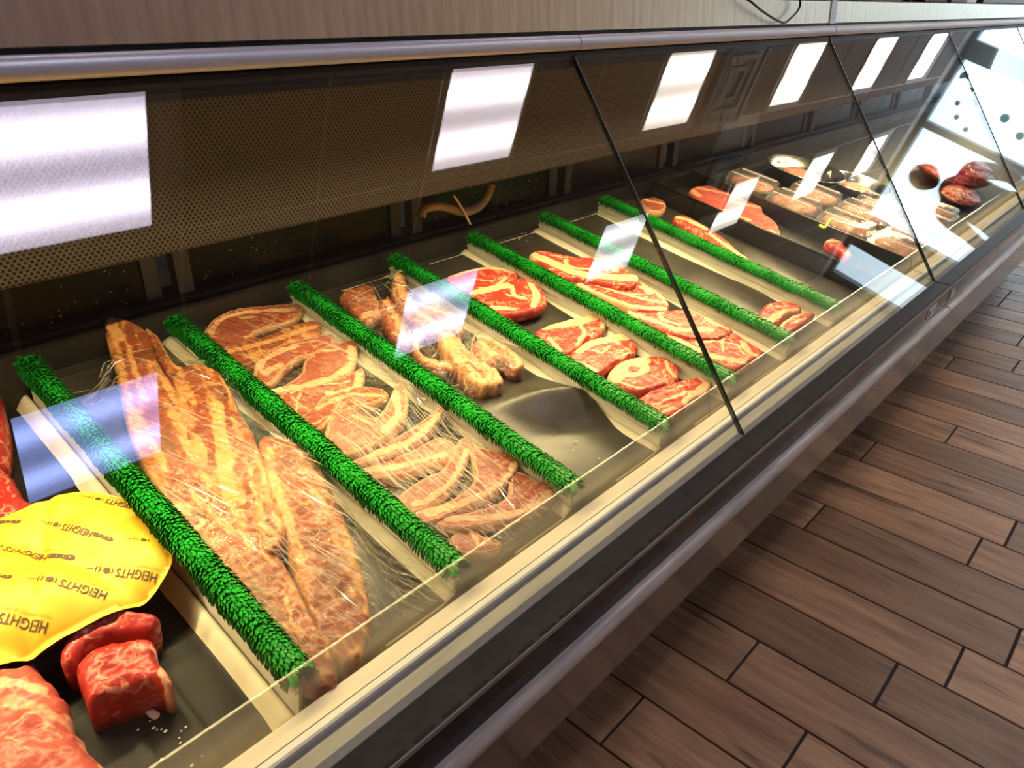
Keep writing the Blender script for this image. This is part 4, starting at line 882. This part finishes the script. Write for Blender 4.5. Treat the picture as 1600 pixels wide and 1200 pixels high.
# ------------------------------------------------------------------ cling film draped over the meat
def film(name, bay, xl, xr, v0, v1, label, res=0.0045, edge=None, ang=0.5, amp=0.0022, lift=0.004, tents=(), base=MAT + 0.0035, folds=()):
    gx = np.arange(xl, xr + 1e-6, res); gv = np.arange(v0, v1 + 1e-6, res)
    Hh = np.full((len(gv), len(gx)), base)
    for (b_, X, V, h) in HF:
        if b_ != bay: continue
        ix = np.clip(np.round((X - xl) / res).astype(int), 0, len(gx) - 1); iv = np.clip(np.round((V - v0) / res).astype(int), 0, len(gv) - 1)
        for dx in (-1, 0, 1):
            for dv in (-1, 0, 1):
                np.maximum.at(Hh, (np.clip(iv + dv, 0, len(gv) - 1), np.clip(ix + dx, 0, len(gx) - 1)), h)
    top = Hh.copy()
    for k in range(26):                            # stretch: relax but never sink into the meat
        P = np.pad(Hh, 1, mode='edge')
        Hh = np.maximum((P[:-2, 1:-1] + P[2:, 1:-1] + P[1:-1, :-2] + P[1:-1, 2:]) / 4, top)
    for (p, hh, s) in tents:
        q = px2deck(p, MAT + 0.03)
        for j, vv in enumerate(gv):
            for i, xx in enumerate(gx):
                Hh[j, i] = max(Hh[j, i], MAT + 0.02 + hh * math.exp(-abs(xx - q[0]) / s - abs(vv - q[1]) / s))
    v, f = [], []; ca, sa = math.cos(ang), math.sin(ang)
    keep = np.ones((len(gv), len(gx)), bool)
    for j, vv in enumerate(gv):
        for i, xx in enumerate(gx):
            a, b_ = xx * ca + vv * sa, -xx * sa + vv * ca
            w = noise.noise((a * 95, b_ * 9, bay * 3.1)) + 0.6 * noise.noise((a * 210, b_ * 16, bay * 7.7)) + 0.5 * noise.noise((xx * 70, vv * 70, 2.2))
            w = abs(w) ** 0.8 * 1.0
            v.append(D(xx, vv, Hh[j, i] + lift + amp * w))
            if edge is not None and not edge(xx + 0.008 * noise.noise((vv * 40, xx * 40, 1.0)), vv): keep[j, i] = False
    n = len(gx)
    for j in range(len(gv) - 1):
        for i in range(n - 1):
            if keep[j, i] and keep[j + 1, i] and keep[j, i + 1] and keep[j + 1, i + 1]:
                a = j * n + i; f.append((a, a + 1, a + n + 1, a + n))
    me = pyd(name, v, f)
    bm = bmesh.new(); bm.from_mesh(me); bmesh.ops.delete(bm, geom=[q for q in bm.verts if not q.link_faces], context='VERTS'); bm.to_mesh(me); bm.free()
    o = link(name, me, M['film'], None, True, tuple(D((xl + xr) / 2, (v0 + v1) / 2, MAT))); tag(o, label, 'film', 'cling film sheets')
    # creases: narrow pinched folds, whitened to stand in for the film's highlight streaks
    rs = random.Random(bay * 17); fv, ff = [], []
    def hat(x, vv):
        i = int(round((x - xl) / res)); j = int(round((vv - v0) / res))
        if i < 1 or j < 1 or i >= len(gx) - 1 or j >= len(gv) - 1 or not keep[j, i]: return None
        return Hh[j, i] + lift + amp * 0.6
    for (cx, cy, rx, ry, cnt, slope, sv_, l0, l1) in folds:
        for k in range(int(cnt * 0.7)):
            a0 = cx + rs.uniform(-rx, rx); b0 = cy + rs.uniform(-ry, ry); sl = rs.gauss(slope, sv_); ln_ = rs.uniform(l0, l1) * (0.4 if rs.random() < 0.4 else 1)
            bend = rs.gauss(0, 0.08); w_ = rs.uniform(0.0003, 0.0008) if rs.random() < 0.8 else rs.uniform(0.0008, 0.0015); hg = rs.uniform(0.0008, 0.0022); run = []
            m_ = max(4, int(ln_ / 7))
            for q in range(m_ + 1):
                t_ = q / m_ - 0.5; dx_ = t_ * ln_ / math.hypot(1, sl)
                p_ = px2deck((a0 + dx_ - bend * ln_ * t_ * t_ * sl, b0 + dx_ * sl + bend * ln_ * t_ * t_), MAT + 0.025)
                hh = hat(*p_)
                if hh is None: break
                run.append((p_, hh, math.sin(math.pi * (q + 0.3) / (m_ + 0.6))))
            if len(run) < 4: continue
            i0 = len(fv)
            for q, (p_, hh, tp) in enumerate(run):
                tt = run[min(q + 1, len(run) - 1)][0] - run[max(q - 1, 0)][0]; tt = tt / (np.linalg.norm(tt) + 1e-9); nn = np.array([-tt[1], tt[0]])
                for sd_, up in ((-1, 0), (0, 1), (1, 0)):
                    z_ = p_ + nn * sd_ * w_ * tp; fv.append(D(z_[0], z_[1], hh + up * hg * tp + 0.0003))
            for q in range(len(run) - 1):
                a = i0 + q * 3; ff.append((a, a + 1, a + 4, a + 3)); ff.append((a + 1, a + 2, a + 5, a + 4))
    if fv:
        fo_ = link('film_glint_creases', pyd('film_glint_creases', fv, ff), M['glint_crease'], o, False); fo_['kind'] = 'stuff'
    return o
film('cling_film', 1, 0.262, 0.452, -0.004, 0.60, 'crinkled clear film stretched over the big beef ribs', ang=0.45, folds=((400, 780, 170, 120, 150, 0.55, 0.2, 40, 150), (480, 930, 110, 100, 110, 0.55, 0.3, 25, 110), (600, 900, 70, 70, 90, 0.75, 0.35, 20, 70), (260, 600, 90, 90, 60, 0.3, 0.6, 15, 50), (140, 570, 60, 50, 50, -0.2, 0.5, 15, 60)))
film('cling_film', 2, 0.474, 0.668, -0.004, 0.625, 'clear film with long bright streaks stretched over the chops', ang=0.45, tents=(((536, 630), 0.030, 0.012),), folds=((640, 720, 110, 70, 150, 0.85, 0.15, 60, 200), (760, 800, 90, 50, 110, 0.8, 0.45, 20, 80), (600, 590, 90, 80, 60, 0.7, 0.2, 50, 150), (430, 540, 100, 60, 45, 0.5, 0.25, 25, 90)))
film('cling_film', 3, 0.690, 0.885, 0.235, 0.63, 'loose crumpled clear film over the bones', ang=0.9, amp=0.0035, folds=((690, 530, 110, 80, 110, 0.4, 1.6, 20, 90), (610, 460, 80, 40, 40, -0.2, 0.5, 20, 90), (740, 580, 60, 40, 60, 0.2, 1.6, 10, 45)), edge=lambda x, v: v > 0.245 + 0.03 * math.sin(x * 60))

# ------------------------------------------------------------------ yellow printed paper
pap = np.array([px2deck(p, -0.022) for p in [(-120, 838), (-40, 812), (0, 800), (60, 782), (122, 763), (165, 764), (205, 775), (226, 792), (246, 820), (262, 842), (266, 868), (250, 896), (214, 922), (166, 944), (108, 972), (50, 1002), (0, 1020), (-60, 1040), (-120, 1050)]])
V, fo, loop, dd = patch(pap, 0.0045, 0.001, 5)
pc = np.array([0.05, 0.25])
def paper_h(x, v):
    h = -0.024 + 0.006 * noise.noise((x * 16, v * 16, 1.5)) + 0.0025 * noise.noise((x * 45, v * 40, 4.5))
    h += 0.010 * math.exp(-((x - 0.11) / 0.05) ** 2 - ((v - 0.25) / 0.06) ** 2)
    h -= 0.005 * max(0, 1 - abs((x - 0.06) + 0.9 * (v - 0.22)) / 0.02) + 0.004 * max(0, 1 - abs((x - 0.12) - 0.5 * (v - 0.27)) / 0.012) - 0.006 * max(0, 1 - abs((x - 0.2) + 0.3 * (v - 0.3)) / 0.03)
    h -= 0.006 * math.exp(-(((x - 0.165) + 0.5 * (v - 0.24)) / 0.012) ** 2)
    return h
pv = []
edge_min = {}
for i, p in enumerate(V):
    droop = 0.016 * math.exp(-dd[i] / 0.018)
    pv.append(D(p[0], p[1], paper_h(*p) - droop * (0.3 if p[1] > 0.3 else 1)))
n0 = len(pv); faces = [tuple(t) for t in fo]
pv += [p - UN * 0.0006 for p in pv]
faces += [tuple(n0 + k for k in reversed(t)) for t in fo] + [(loop[i], n0 + loop[i], n0 + loop[(i + 1) % len(loop)], loop[(i + 1) % len(loop)]) for i in range(len(loop))]
py_o = link('printed_paper', pyd('printed_paper', pv, faces), M['yellow_paper'], None, True, tuple(D(0.08, 0.25, TRAY0 + 0.045)))
tag(py_o, 'yellow butcher paper printed with dark lettering, draped over dark beef', 'paper')
PB = V[loop]
def textmesh(s, size, bold=0.0):
    cu = bpy.data.curves.new('lettering', 'FONT'); cu.body = s; cu.size = size; cu.offset = bold; cu.resolution_u = 3
    ob = bpy.data.objects.new('lettering', cu); C.objects.link(ob)
    dg = bpy.context.evaluated_depsgraph_get(); me = bpy.data.meshes.new_from_object(ob.evaluated_get(dg))
    bpy.data.objects.remove(ob); return me
def fan(vs, fs, pts):
    i = len(vs); vs.extend(pts); fs.append(tuple(range(i, i + len(pts))))
def print_row(p_right, p_left, knife=True, icons=True, letters='HEIGHTS', sub=True, upscale=1.0):
    a, b_ = px2deck(p_right, -0.02), px2deck(p_left, -0.02)
    ex = (b_ - a); L = np.linalg.norm(ex); ex /= L
    ey = np.array([ex[1], -ex[0]])
    if ey[1] > 0: ey = -ey
    # local design: letters from 0..1 of L
    vs, fs = [], []
    if letters:
        me = textmesh(letters, 1.0, 0.012)
        co = np.array([q.co[:2] for q in me.vertices]); w = co[:, 0].max(); sc = L / w
        hgt = 0.72 * sc
        i0 = len(vs); vs += [(x * sc, y * sc * 1.25) for x, y in co]; fs += [tuple(i0 + k for k in p.vertices) for p in me.polygons]
        bpy.data.meshes.remove(me)
    else: hgt = 0.0065; L = 0
    hgt = max(hgt, 0.004)
    if icons:
        x = L + hgt * 0.35
        for kind in ('(', 'o', '(', ')', '-'):
            if kind == 'o':
                fan(vs, fs, [(x + hgt * 0.45 + hgt * 0.45 * math.cos(t), hgt * 0.45 + hgt * 0.42 * math.sin(t)) for t in np.linspace(0, 2 * math.pi, 14, endpoint=False)]); x += hgt * 1.15
            elif kind == '-':
                fan(vs, fs, [(x, hgt * 0.4), (x + hgt * 1.1, hgt * 0.43), (x + hgt * 1.1, hgt * 0.52), (x, hgt * 0.55)]); x += hgt * 1.2
            else:
                sgn = 1 if kind == '(' else -1; cx = x + hgt * (0.42 if sgn > 0 else 0.0)
                ts = np.linspace(-1, 1, 7)
                outer = [(cx - sgn * hgt * 0.34 * (1 - t * t), hgt * 0.45 + t * hgt * 0.55) for t in ts]; inner = [(cx - sgn * hgt * 0.17 * (1 - t * t), hgt * 0.45 + t * hgt * 0.55) for t in ts]
                fan(vs, fs, outer + inner[::-1]); x += hgt * 0.5
    if knife:
        kl = hgt * 3.6
        pts = [(-hgt * 0.25, hgt * 0.05), (-hgt * 0.25, hgt * 0.75), (-kl * 0.45, hgt * 0.62), (-kl * 0.8, hgt * 0.78), (-kl, hgt * 0.62), (-kl * 1.02, hgt * 0.25), (-kl * 0.9, hgt * 0.05), (-kl * 0.6, hgt * 0.16)]
        fan(vs, fs, [tuple(q) for q in catmull(pts, True, 3)])
    def put(vs, fs, name, mat, off=0.0):
        Q = np.array([a + ex * x + ey * y for (x, y) in vs]); dq = segdist(Q, PB, True); ok = pip(Q, PB)
        out = [D(q[0], q[1], paper_h(q[0], q[1]) - 0.016 * math.exp(-d_ / 0.018) * (0.3 if q[1] > 0.3 else 1) + 0.0009 + off) for q, d_ in zip(Q, dq)]
        fs2 = [t for t in fs if all(ok[k] for k in t)]
        if not fs2: return
        me = pyd(name, out, fs2); bm = bmesh.new(); bm.from_mesh(me)
        bmesh.ops.delete(bm, geom=[q for q in bm.verts if not q.link_faces], context='VERTS'); bm.to_mesh(me); bm.free()
        link(name, me, M[mat], py_o)
        py_o.children[-1]['label'] = 'dark printed lettering and symbols' if mat == 'ink' else ('orange printed line of small letters' if mat == 'ink_orange' else 'yellow rivet dots')
    put(vs, fs, 'printed_lettering', 'ink')
    if knife:
        kv, kf = [], []
        for t in (0.35, 0.6, 0.85):
            fan(kv, kf, [(-hgt * 3.6 * t + hgt * 0.09 * math.cos(w), hgt * 0.4 + hgt * 0.09 * math.sin(w)) for w in np.linspace(0, 2 * math.pi, 8, endpoint=False)])
        put(kv, kf, 'printed_rivets', 'yellow_paper', 0.0004)
    if sub and letters:
        me = textmesh('MEAT MARKET & GRILL', 1.0)
        co = np.array([q.co[:2] for q in me.vertices]); sc = L * 1.05 / co[:, 0].max()
        sv = [(x * sc, y * sc - hgt * 0.75) for x, y in co]; sf = [tuple(p.vertices) for p in me.polygons]; bpy.data.meshes.remove(me)
        put(sv, sf, 'printed_small_line', 'ink_orange')
print_row((217, 780), (166, 772), False)
print_row((147, 830), (100, 815), True, True, 'HEIGHTS')
print_row((75, 856), (10, 846), True, True)
print_row((246, 886), (182, 880), False, True)
print_row((169, 918), (99, 910), False, True)
print_row((76, 968), (2, 960), False, True)
print_row((238, 838), (238 - 2, 838), False, True, '')
print_row((-4, 805), (-60, 800), True, False)
print_row((-14, 900), (-70, 892), True, False)

# ------------------------------------------------------------------ black tray, clear packs, bowls, wrapped roast
t = thing('display_tray', D(1.95, 0.3, MAT), 'long black plastic tray holding the broad chuck steak', 'tray')
def dprism(name, x0, x1, v0, v1, h0, h1, mat, parent, flare=0.0):
    v = [D(x0, v0, h0), D(x1, v0, h0), D(x1, v1, h0), D(x0, v1, h0), D(x0 - flare, v0 - flare, h1), D(x1 + flare, v0 - flare, h1), D(x1 + flare, v1 + flare, h1), D(x0 - flare, v1 + flare, h1)]
    f = [(0, 3, 2, 1), (4, 5, 6, 7), (0, 1, 5, 4), (1, 2, 6, 5), (2, 3, 7, 6), (3, 0, 4, 7)]
    return link(name, pyd(name, v, f), mat, parent)
dprism('tray_floor', 1.832, 2.028, 0.0, 0.64, -0.058, -0.053, M['pan'], t)
dprism('tray_wall', 1.826, 1.831, -0.004, 0.645, -0.059, -0.012, M['black'], t)
dprism('tray_wall', 2.029, 2.034, -0.004, 0.645, -0.059, -0.006, M['black'], t)
dprism('tray_end', 1.831, 2.029, -0.006, -0.001, -0.059, -0.020, M['black'], t)
dprism('tray_end', 1.831, 2.029, 0.641, 0.646, -0.059, -0.014, M['black'], t)
link('tray_rim', tubemesh('tray_rim', [D(1.8285, 0.0, -0.012), D(1.8285, 0.64, -0.012)], 0.0035, 8, True, 0), M['black'], t)
o = link('price_tag_clip', tubemesh('price_tag_clip', [D(*px2deck(p, -0.01), -0.01) for p in ((1281, 352), (1288, 356), (1293, 350), (1299, 342))], 0.004, 8), M['neon']); tag(o, 'bright yellow-green clip on the rim of the black tray', 'clip')

def superbox(w, d, h, top, n=40, e=5.0):
    """rounded-rectangle loft: list of (scale, height) rings"""
    ring = [(math.copysign(abs(math.cos(a)) ** (2 / e), math.cos(a)) * w / 2, math.copysign(abs(math.sin(a)) ** (2 / e), math.sin(a)) * d / 2) for a in np.linspace(0, 2 * math.pi, n, endpoint=False)]
    return ring
def loft(name, ring, levels, cap=True):
    v, f = [], []; n = len(ring)
    for (s, z) in levels:
        for (x, y) in ring: v.append((x * s, y * s, z))
    for k in range(len(levels) - 1):
        for i in range(n): f.append((k * n + i, k * n + (i + 1) % n, (k + 1) * n + (i + 1) % n, (k + 1) * n + i))
    f.append(tuple(range(n - 1, -1, -1)))
    if cap: f.append(tuple(range((len(levels) - 1) * n, len(levels) * n)))
    return pyd(name, v, f)
ringb = superbox(0.125, 0.150, 0, 0)
base_me = loft('pack_base', ringb, [(0.86, 0.0), (0.92, 0.003), (0.97, 0.020), (1.0, 0.022), (1.0, 0.0235), (0.955, 0.0225), (0.90, 0.006), (0.86, 0.004)], True); base_me.materials.append(M['clamshell'])
lid_me = loft('pack_lid', ringb, [(1.0, 0.0242), (0.96, 0.0245), (0.93, 0.0400), (0.90, 0.043), (0.80, 0.0435)], True); lid_me.materials.append(M['clamshell']); lid_me.shade_smooth(); lid_me.set_sharp_from_angle(angle=math.radians(35))
bm = bmesh.new()
for k in range(17):
    for xx in (-0.034, 0.034):
        g = bmesh.ops.create_cube(bm, size=1)
        for q in g['verts']: q.co = Vector((xx + q.co.x * 0.009, -0.056 + k * 0.007 + q.co.y * 0.003, 0.0445 + q.co.z * 0.0022))
rib_me = bpy.data.meshes.new('lid_ribs'); bm.to_mesh(rib_me); bm.free(); rib_me.materials.append(M['white_item'])
bmm = bmesh.new(); bmesh.ops.create_icosphere(bmm, subdivisions=4, radius=1)
for q in bmm.verts:
    c = q.co.copy()
    q.co = Vector((math.copysign(abs(c.x) ** 0.7, c.x) * 0.052, math.copysign(abs(c.y) ** 0.7, c.y) * 0.064, c.z * 0.014 + 0.020 + 0.003 * noise.noise(c * 3)))
pk_me = bpy.data.meshes.new('packed_meat'); bmm.to_mesh(pk_me); bmm.free(); pk_me.shade_smooth(); pk_me.materials.append(M['packed'])
a_ = pk_me.attributes.new('fat', 'FLOAT', 'POINT'); a_.data.foreach_set('value', np.array([0.35 + 0.3 * noise.noise(q.co * 60) for q in pk_me.vertices], dtype=np.float32))
packs = [(2.222, 0.50, 'alone at the back beside the black tray'), (2.190, 0.345, 'second from the back along the black tray'), (2.345, 0.345, 'in the middle of the back row'),
         (2.195, 0.185, 'third from the back along the black tray'), (2.350, 0.190, 'in the middle of the second row'), (2.482, 0.185, 'in the second row below the farther steel bowl'),
         (2.180, 0.028, 'nearest the clear riser beside the black tray'), (2.335, 0.035, 'in the front row behind the far glass seam'), (2.490, 0.055, 'in the front row under the storefront reflection'), (2.64, 0.075, 'at the end of the front row')]
ring_deck = Matrix.Rotation(DA, 4, 'X')
for i, (x, vv, lab) in enumerate(packs):
    p = D(x, vv + 0.03, -0.059)
    t = thing('clear_pack', p, 'clear hinged plastic pack of sliced meat ' + lab, 'container', 'clear meat packs'); t.rotation_euler = (DA, 0, random.uniform(-0.06, 0.06))
    for nm, me in (('pack_base', base_me), ('pack_lid', lid_me), ('lid_ribs', rib_me)):
        o = bpy.data.objects.new(nm, me); C.objects.link(o); o.parent = t
    o = bpy.data.objects.new('packed_meat', pk_me); C.objects.link(o); o.location = p; o.rotation_euler = t.rotation_euler
    tag(o, 'pink sliced meat in the clear pack ' + lab, 'meat', 'packed meats')
(BX1, BV1), (BX2, BV2) = px2deck((1258, 262), -0.012), px2deck((1342, 284), -0.018)
bowl_prof = [(0.0, 0.0), (0.045, 0.0), (0.075, 0.012), (0.102, 0.040), (0.118, 0.075), (0.124, 0.077), (0.124, 0.0755), (0.1165, 0.0725), (0.100, 0.040), (0.073, 0.0145), (0.044, 0.0025), (0.0, 0.0025)]
bw = lathemesh('mixing_bowl', bowl_prof, 48); bw.materials.append(M['steel_bowl'])
for (x, vv, s, lab) in ((BX1, BV1, 1.05, 'shiny steel mixing bowl at the back, nearer the camera'), (BX2, BV2, 0.86, 'shiny steel mixing bowl farther along, behind the clear packs')):
    o = bpy.data.objects.new('mixing_bowl', bw); C.objects.link(o); o.location = D(x, vv, -0.059); o.rotation_euler = (DA, 0, 0); o.scale = (s, s, s * 0.6); tag(o, lab, 'bowl', 'steel bowls')
    m2 = bpy.data.objects.new('bowl_filling', pk_me); C.objects.link(m2); m2.location = D(x, vv, -0.056); m2.rotation_euler = (DA, 0, 0.4); m2.scale = (1.1 * s, 0.9 * s, 0.9 * s); tag(m2, 'chopped brownish meat at the bottom of the ' + ('nearer' if s > 1 else 'farther') + ' steel bowl', 'meat', 'bowl fillings')
# film-wrapped dark roasts beyond the packs
for (x, vv, sx, sv, sh, lab) in ((3.18, 0.20, 0.17, 0.13, 0.075, 'large dark film-wrapped roast at the far right of the case'), (2.95, 0.10, 0.10, 0.06, 0.035, 'long dark film-wrapped piece beside the large roast')):
    t = thing('wrapped_roast', D(x, vv, -0.059), lab, 'meat', 'wrapped roasts'); t.rotation_euler = (DA, 0, 0.2)
    for nm, sc, mt, am in (('roast', 1.0, 'beef_dark', 0.12), ('wrap', 1.05, 'film', 0.10)):
        bm = bmesh.new(); bmesh.ops.create_icosphere(bm, subdivisions=5, radius=1)
        for q in bm.verts:
            c = q.co.copy(); r_ = 1 + am * noise.noise(c * 2.2) + 0.05 * noise.noise(c * 7)
            q.co = Vector((c.x * sx * sc * r_, c.y * sv * sc * r_, max(0.0, (c.z * 0.55 + 0.5)) * sh * sc * r_ * 1.2))
        me = bpy.data.meshes.new(nm); bm.to_mesh(me); bm.free(); me.shade_smooth(); me.materials.append(M[mt])
        if nm == 'roast':
            a_ = me.attributes.new('fat', 'FLOAT', 'POINT'); a_.data.foreach_set('value', np.array([0.2 + 0.5 * noise.noise(q.co * 18) for q in me.vertices], dtype=np.float32))
        o = bpy.data.objects.new(nm, me); C.objects.link(o); o.parent = t

# ------------------------------------------------------------------ stickers, cable, things on the canopy
def sticker(name, x, w, h, mat, label, extra=()):
    o = box(name, x - w / 2, x + w / 2, 0.3632, 0.3642, CZ - 0.650 - h / 2, CZ - 0.650 + h / 2, mat)
    tag(o, label, 'sticker')
    for (dx, r_, mt) in extra:
        me = lathemesh('print', [(0, 0.0003), (r_, 0.0003), (r_, 0), (0, 0)], 16); me.transform(Matrix.Rotation(math.pi / 2, 4, 'X')); me.transform(Matrix.Translation((x + dx, 0.3631, CZ - 0.650)))
        link('print', me, mt, o)
    return o
sticker('logo_sticker', 1.90, 0.062, 0.026, M['sticker_white'], 'white sticker with blue and cyan round marks on the black front panel', ((-0.017, 0.009, M['sticker_blue']), (0.014, 0.008, M['sticker_cyan'])))
sticker('plain_sticker', 2.075, 0.034, 0.022, M['sticker_cream'], 'small cream sticker on the far case front panel')
def at_face(px, py, y=0.786): return at_y(px, py, y)
cp_ = [at_y(1150, -14, 0.80), at_y(1166, -2, 0.783), at_y(1192, 18, 0.780), at_y(1222, 35, 0.779), at_y(1236, 28, 0.780), at_y(1249, 12, 0.782), at_y(1246, -4, 0.784), at_y(1225, -14, 0.80)]
for q in (0, -1): cp_[q] = np.array([cp_[q][0], 0.82, CZ - 0.001])
o = link('black_cable', tubemesh('black_cable', cp_, 0.0024, 10), M['cable']); tag(o, 'black cable looping down over the front of the steel canopy', 'cable')
def topbox(name, x0, x1, y0, y1, h, mat, label, legs=False):
    zb = CZ - 0.0065
    t = thing(name, ((x0 + x1) / 2, (y0 + y1) / 2, zb), label, 'box' if mat != 'black' else 'scale', None)
    z0 = 0.018 if legs else 0.0
    me = boxmesh('body', x0, x1, y0, y1, zb + z0, zb + h, 0.004); link('body', me, M[mat], t)
    if legs:
        for a in (x0 + 0.02, x1 - 0.02):
            for b_ in (y0 + 0.02, y1 - 0.02):
                me = lathemesh('foot', [(0, 0), (0.008, 0), (0.008, z0), (0, z0)], 14); me.transform(Matrix.Translation((a, b_, zb))); link('foot', me, M['black'], t)
    lid = boxmesh('lid', x0 + 0.01, x1 - 0.01, y0 + 0.01, y1 - 0.01, zb + h, zb + h + 0.012, 0.003); link('lid', lid, M[mat], t)
topbox('weighing_scale', 2.25, 2.72, 0.85, 1.15, 0.12, 'black', 'low black scale on the steel canopy, nearer the camera')
topbox('weighing_scale', 2.86, 3.35, 0.86, 1.16, 0.14, 'black', 'black scale on small feet on the steel canopy', True)
topbox('white_carton', 3.45, 3.58, 0.85, 1.0, 0.13, 'white_item', 'white carton on the steel canopy between two black boxes')
topbox('weighing_scale', 3.68, 4.5, 0.85, 1.15, 0.16, 'black', 'long black box at the far end of the steel canopy')

# ------------------------------------------------------------------ person near the storefront, seen mirrored in the far glass
def person(x, y, rz):
    t = thing('person', (x, y, 0), 'bald person in a dark navy top standing by the storefront windows', 'person')
    t.rotation_euler = (0, 0, rz); t.scale = (1.22, 1.22, 1.0)
    J = {'pelvis': (0, 0, 0.95, .15, .11), 'waist': (0, 0, 1.10, .145, .105), 'chest': (0, 0.01, 1.30, .165, .115), 'neckb': (0, 0.0, 1.46, .085, .075), 'neck': (0, -0.01, 1.53, .055, .058),
         'shl': (0.175, 0, 1.42, .065, .065), 'ell': (0.235, 0.02, 1.13, .046, .046), 'wrl': (0.22, -0.10, 0.90, .03, .03), 'hal': (0.215, -0.13, 0.83, .032, .024),
         'shr': (-0.175, 0, 1.42, .065, .065), 'elr': (-0.235, 0.02, 1.13, .046, .046), 'wrr': (-0.22, -0.10, 0.90, .03, .03), 'har': (-0.215, -0.13, 0.83, .032, .024),
         'hipl': (0.09, 0, 0.90, .095, .095), 'knl': (0.10, -0.02, 0.50, .06, .06), 'anl': (0.105, 0.02, 0.10, .038, .04), 'tol': (0.115, -0.13, 0.045, .035, .035),
         'hipr': (-0.09, 0, 0.90, .095, .095), 'knr': (-0.10, -0.02, 0.50, .06, .06), 'anr': (-0.105, 0.02, 0.10, .038, .04), 'tor': (-0.115, -0.13, 0.045, .035, .035)}
    E_ = [('pelvis', 'waist'), ('waist', 'chest'), ('chest', 'neckb'), ('neckb', 'neck'), ('chest', 'shl'), ('shl', 'ell'), ('ell', 'wrl'), ('wrl', 'hal'), ('chest', 'shr'), ('shr', 'elr'), ('elr', 'wrr'), ('wrr', 'har'),
          ('pelvis', 'hipl'), ('hipl', 'knl'), ('knl', 'anl'), ('anl', 'tol'), ('pelvis', 'hipr'), ('hipr', 'knr'), ('knr', 'anr'), ('anr', 'tor')]
    names = list(J)
    pts = [J[k][:3] for k in names]; rad = [J[k][3:] for k in names]; ed = [(names.index(a), names.index(b_)) for a, b_ in E_]
    for s, hn in ((1, 'hal'), (-1, 'har')):                # five fingers per hand
        hx, hy, hz = J[hn][:3]; hi = names.index(hn)
        for k, (dx, dy, ln) in enumerate(((0.0, -0.024, .07), (0.0, -0.008, .078), (0.0, 0.008, .072), (0.0, 0.022, .056))):
            pts += [(hx + dx, hy + dy - 0.004, hz - 0.03), (hx + dx - s * 0.008, hy + dy - 0.012, hz - 0.03 - ln * 0.6), (hx + dx - s * 0.022, hy + dy - 0.014, hz - 0.03 - ln)]
            rad += [(.0095, .0095), (.0085, .0085), (.007, .007)]; n_ = len(pts); ed += [(hi, n_ - 3), (n_ - 3, n_ - 2), (n_ - 2, n_ - 1)]
        pts += [(hx - s * 0.012, hy - 0.034, hz - 0.005), (hx - s * 0.022, hy - 0.050, hz - 0.035)]; rad += [(.0105, .0105), (.008, .008)]; n_ = len(pts); ed += [(hi, n_ - 2), (n_ - 2, n_ - 1)]
    me = bpy.data.meshes.new('body'); me.from_pydata(pts, ed, [])
    o = bpy.data.objects.new('body', me); C.objects.link(o)
    md = o.modifiers.new('skin', 'SKIN'); md.use_smooth_shade = True
    for i, r_ in enumerate(rad): me.skin_vertices[0].data[i].radius = r_
    me.skin_vertices[0].data[0].use_root = True
    sb = o.modifiers.new('sub', 'SUBSURF'); sb.levels = sb.render_levels = 2
    dg = bpy.context.evaluated_depsgraph_get(); bm_ = bpy.data.meshes.new_from_object(o.evaluated_get(dg)); bpy.data.objects.remove(o)
    bm_.materials.clear()
    for mt in ('skin', 'navy', 'trousers', 'shoe'): bm_.materials.append(M[mt])
    for p in bm_.polygons:
        c = p.center
        arm = abs(c.x) > 0.19
        p.material_index = 0 if (c.z > 1.49 or (arm and c.z < 1.20 and c.z > 0.6)) else (1 if c.z > 0.92 else (3 if c.z < 0.085 else 2))
    bm_.shade_smooth()
    o = bpy.data.objects.new('body', bm_); C.objects.link(o); o.parent = t
    # head
    bm = bmesh.new(); bmesh.ops.create_icosphere(bm, subdivisions=5, radius=1)
    for q in bm.verts:
        c = q.co.copy(); x_, y_, z_ = c.x * 0.077, c.y * 0.098, c.z * 0.118
        if z_ < 0: x_ *= 1 - 0.28 * (-z_ / 0.118) ** 1.5; y_ = y_ * (1 - 0.15 * (-z_ / 0.118)) - 0.012 * (-z_ / 0.118)
        fr = max(0, -c.y)
        y_ -= 0.022 * math.exp(-(x_ / 0.011) ** 2 - ((z_ + 0.012) / 0.020) ** 2) * (fr > 0.3)               # nose
        y_ += 0.010 * (math.exp(-((abs(x_) - 0.032) / 0.014) ** 2 - ((z_ - 0.006) / 0.011) ** 2)) * (fr > 0.3)  # eye sockets
        y_ -= 0.005 * math.exp(-(x_ / 0.022) ** 2 - ((z_ + 0.052) / 0.009) ** 2) * (fr > 0.3)                # lips
        x_ += math.copysign(0.014, x_) * math.exp(-((abs(c.x) - 0.98) / 0.10) ** 2 - (c.y / 0.2) ** 2 - (z_ / 0.03) ** 2)  # ears
        q.co = Vector((x_, y_ - 0.02, z_ + 1.65))
    me = bpy.data.meshes.new('head'); bm.to_mesh(me); bm.free(); me.shade_smooth(); me.materials.append(M['skin'])
    o = bpy.data.objects.new('head', me); C.objects.link(o); o.parent = t
person(6.75, -0.56, math.radians(-75))
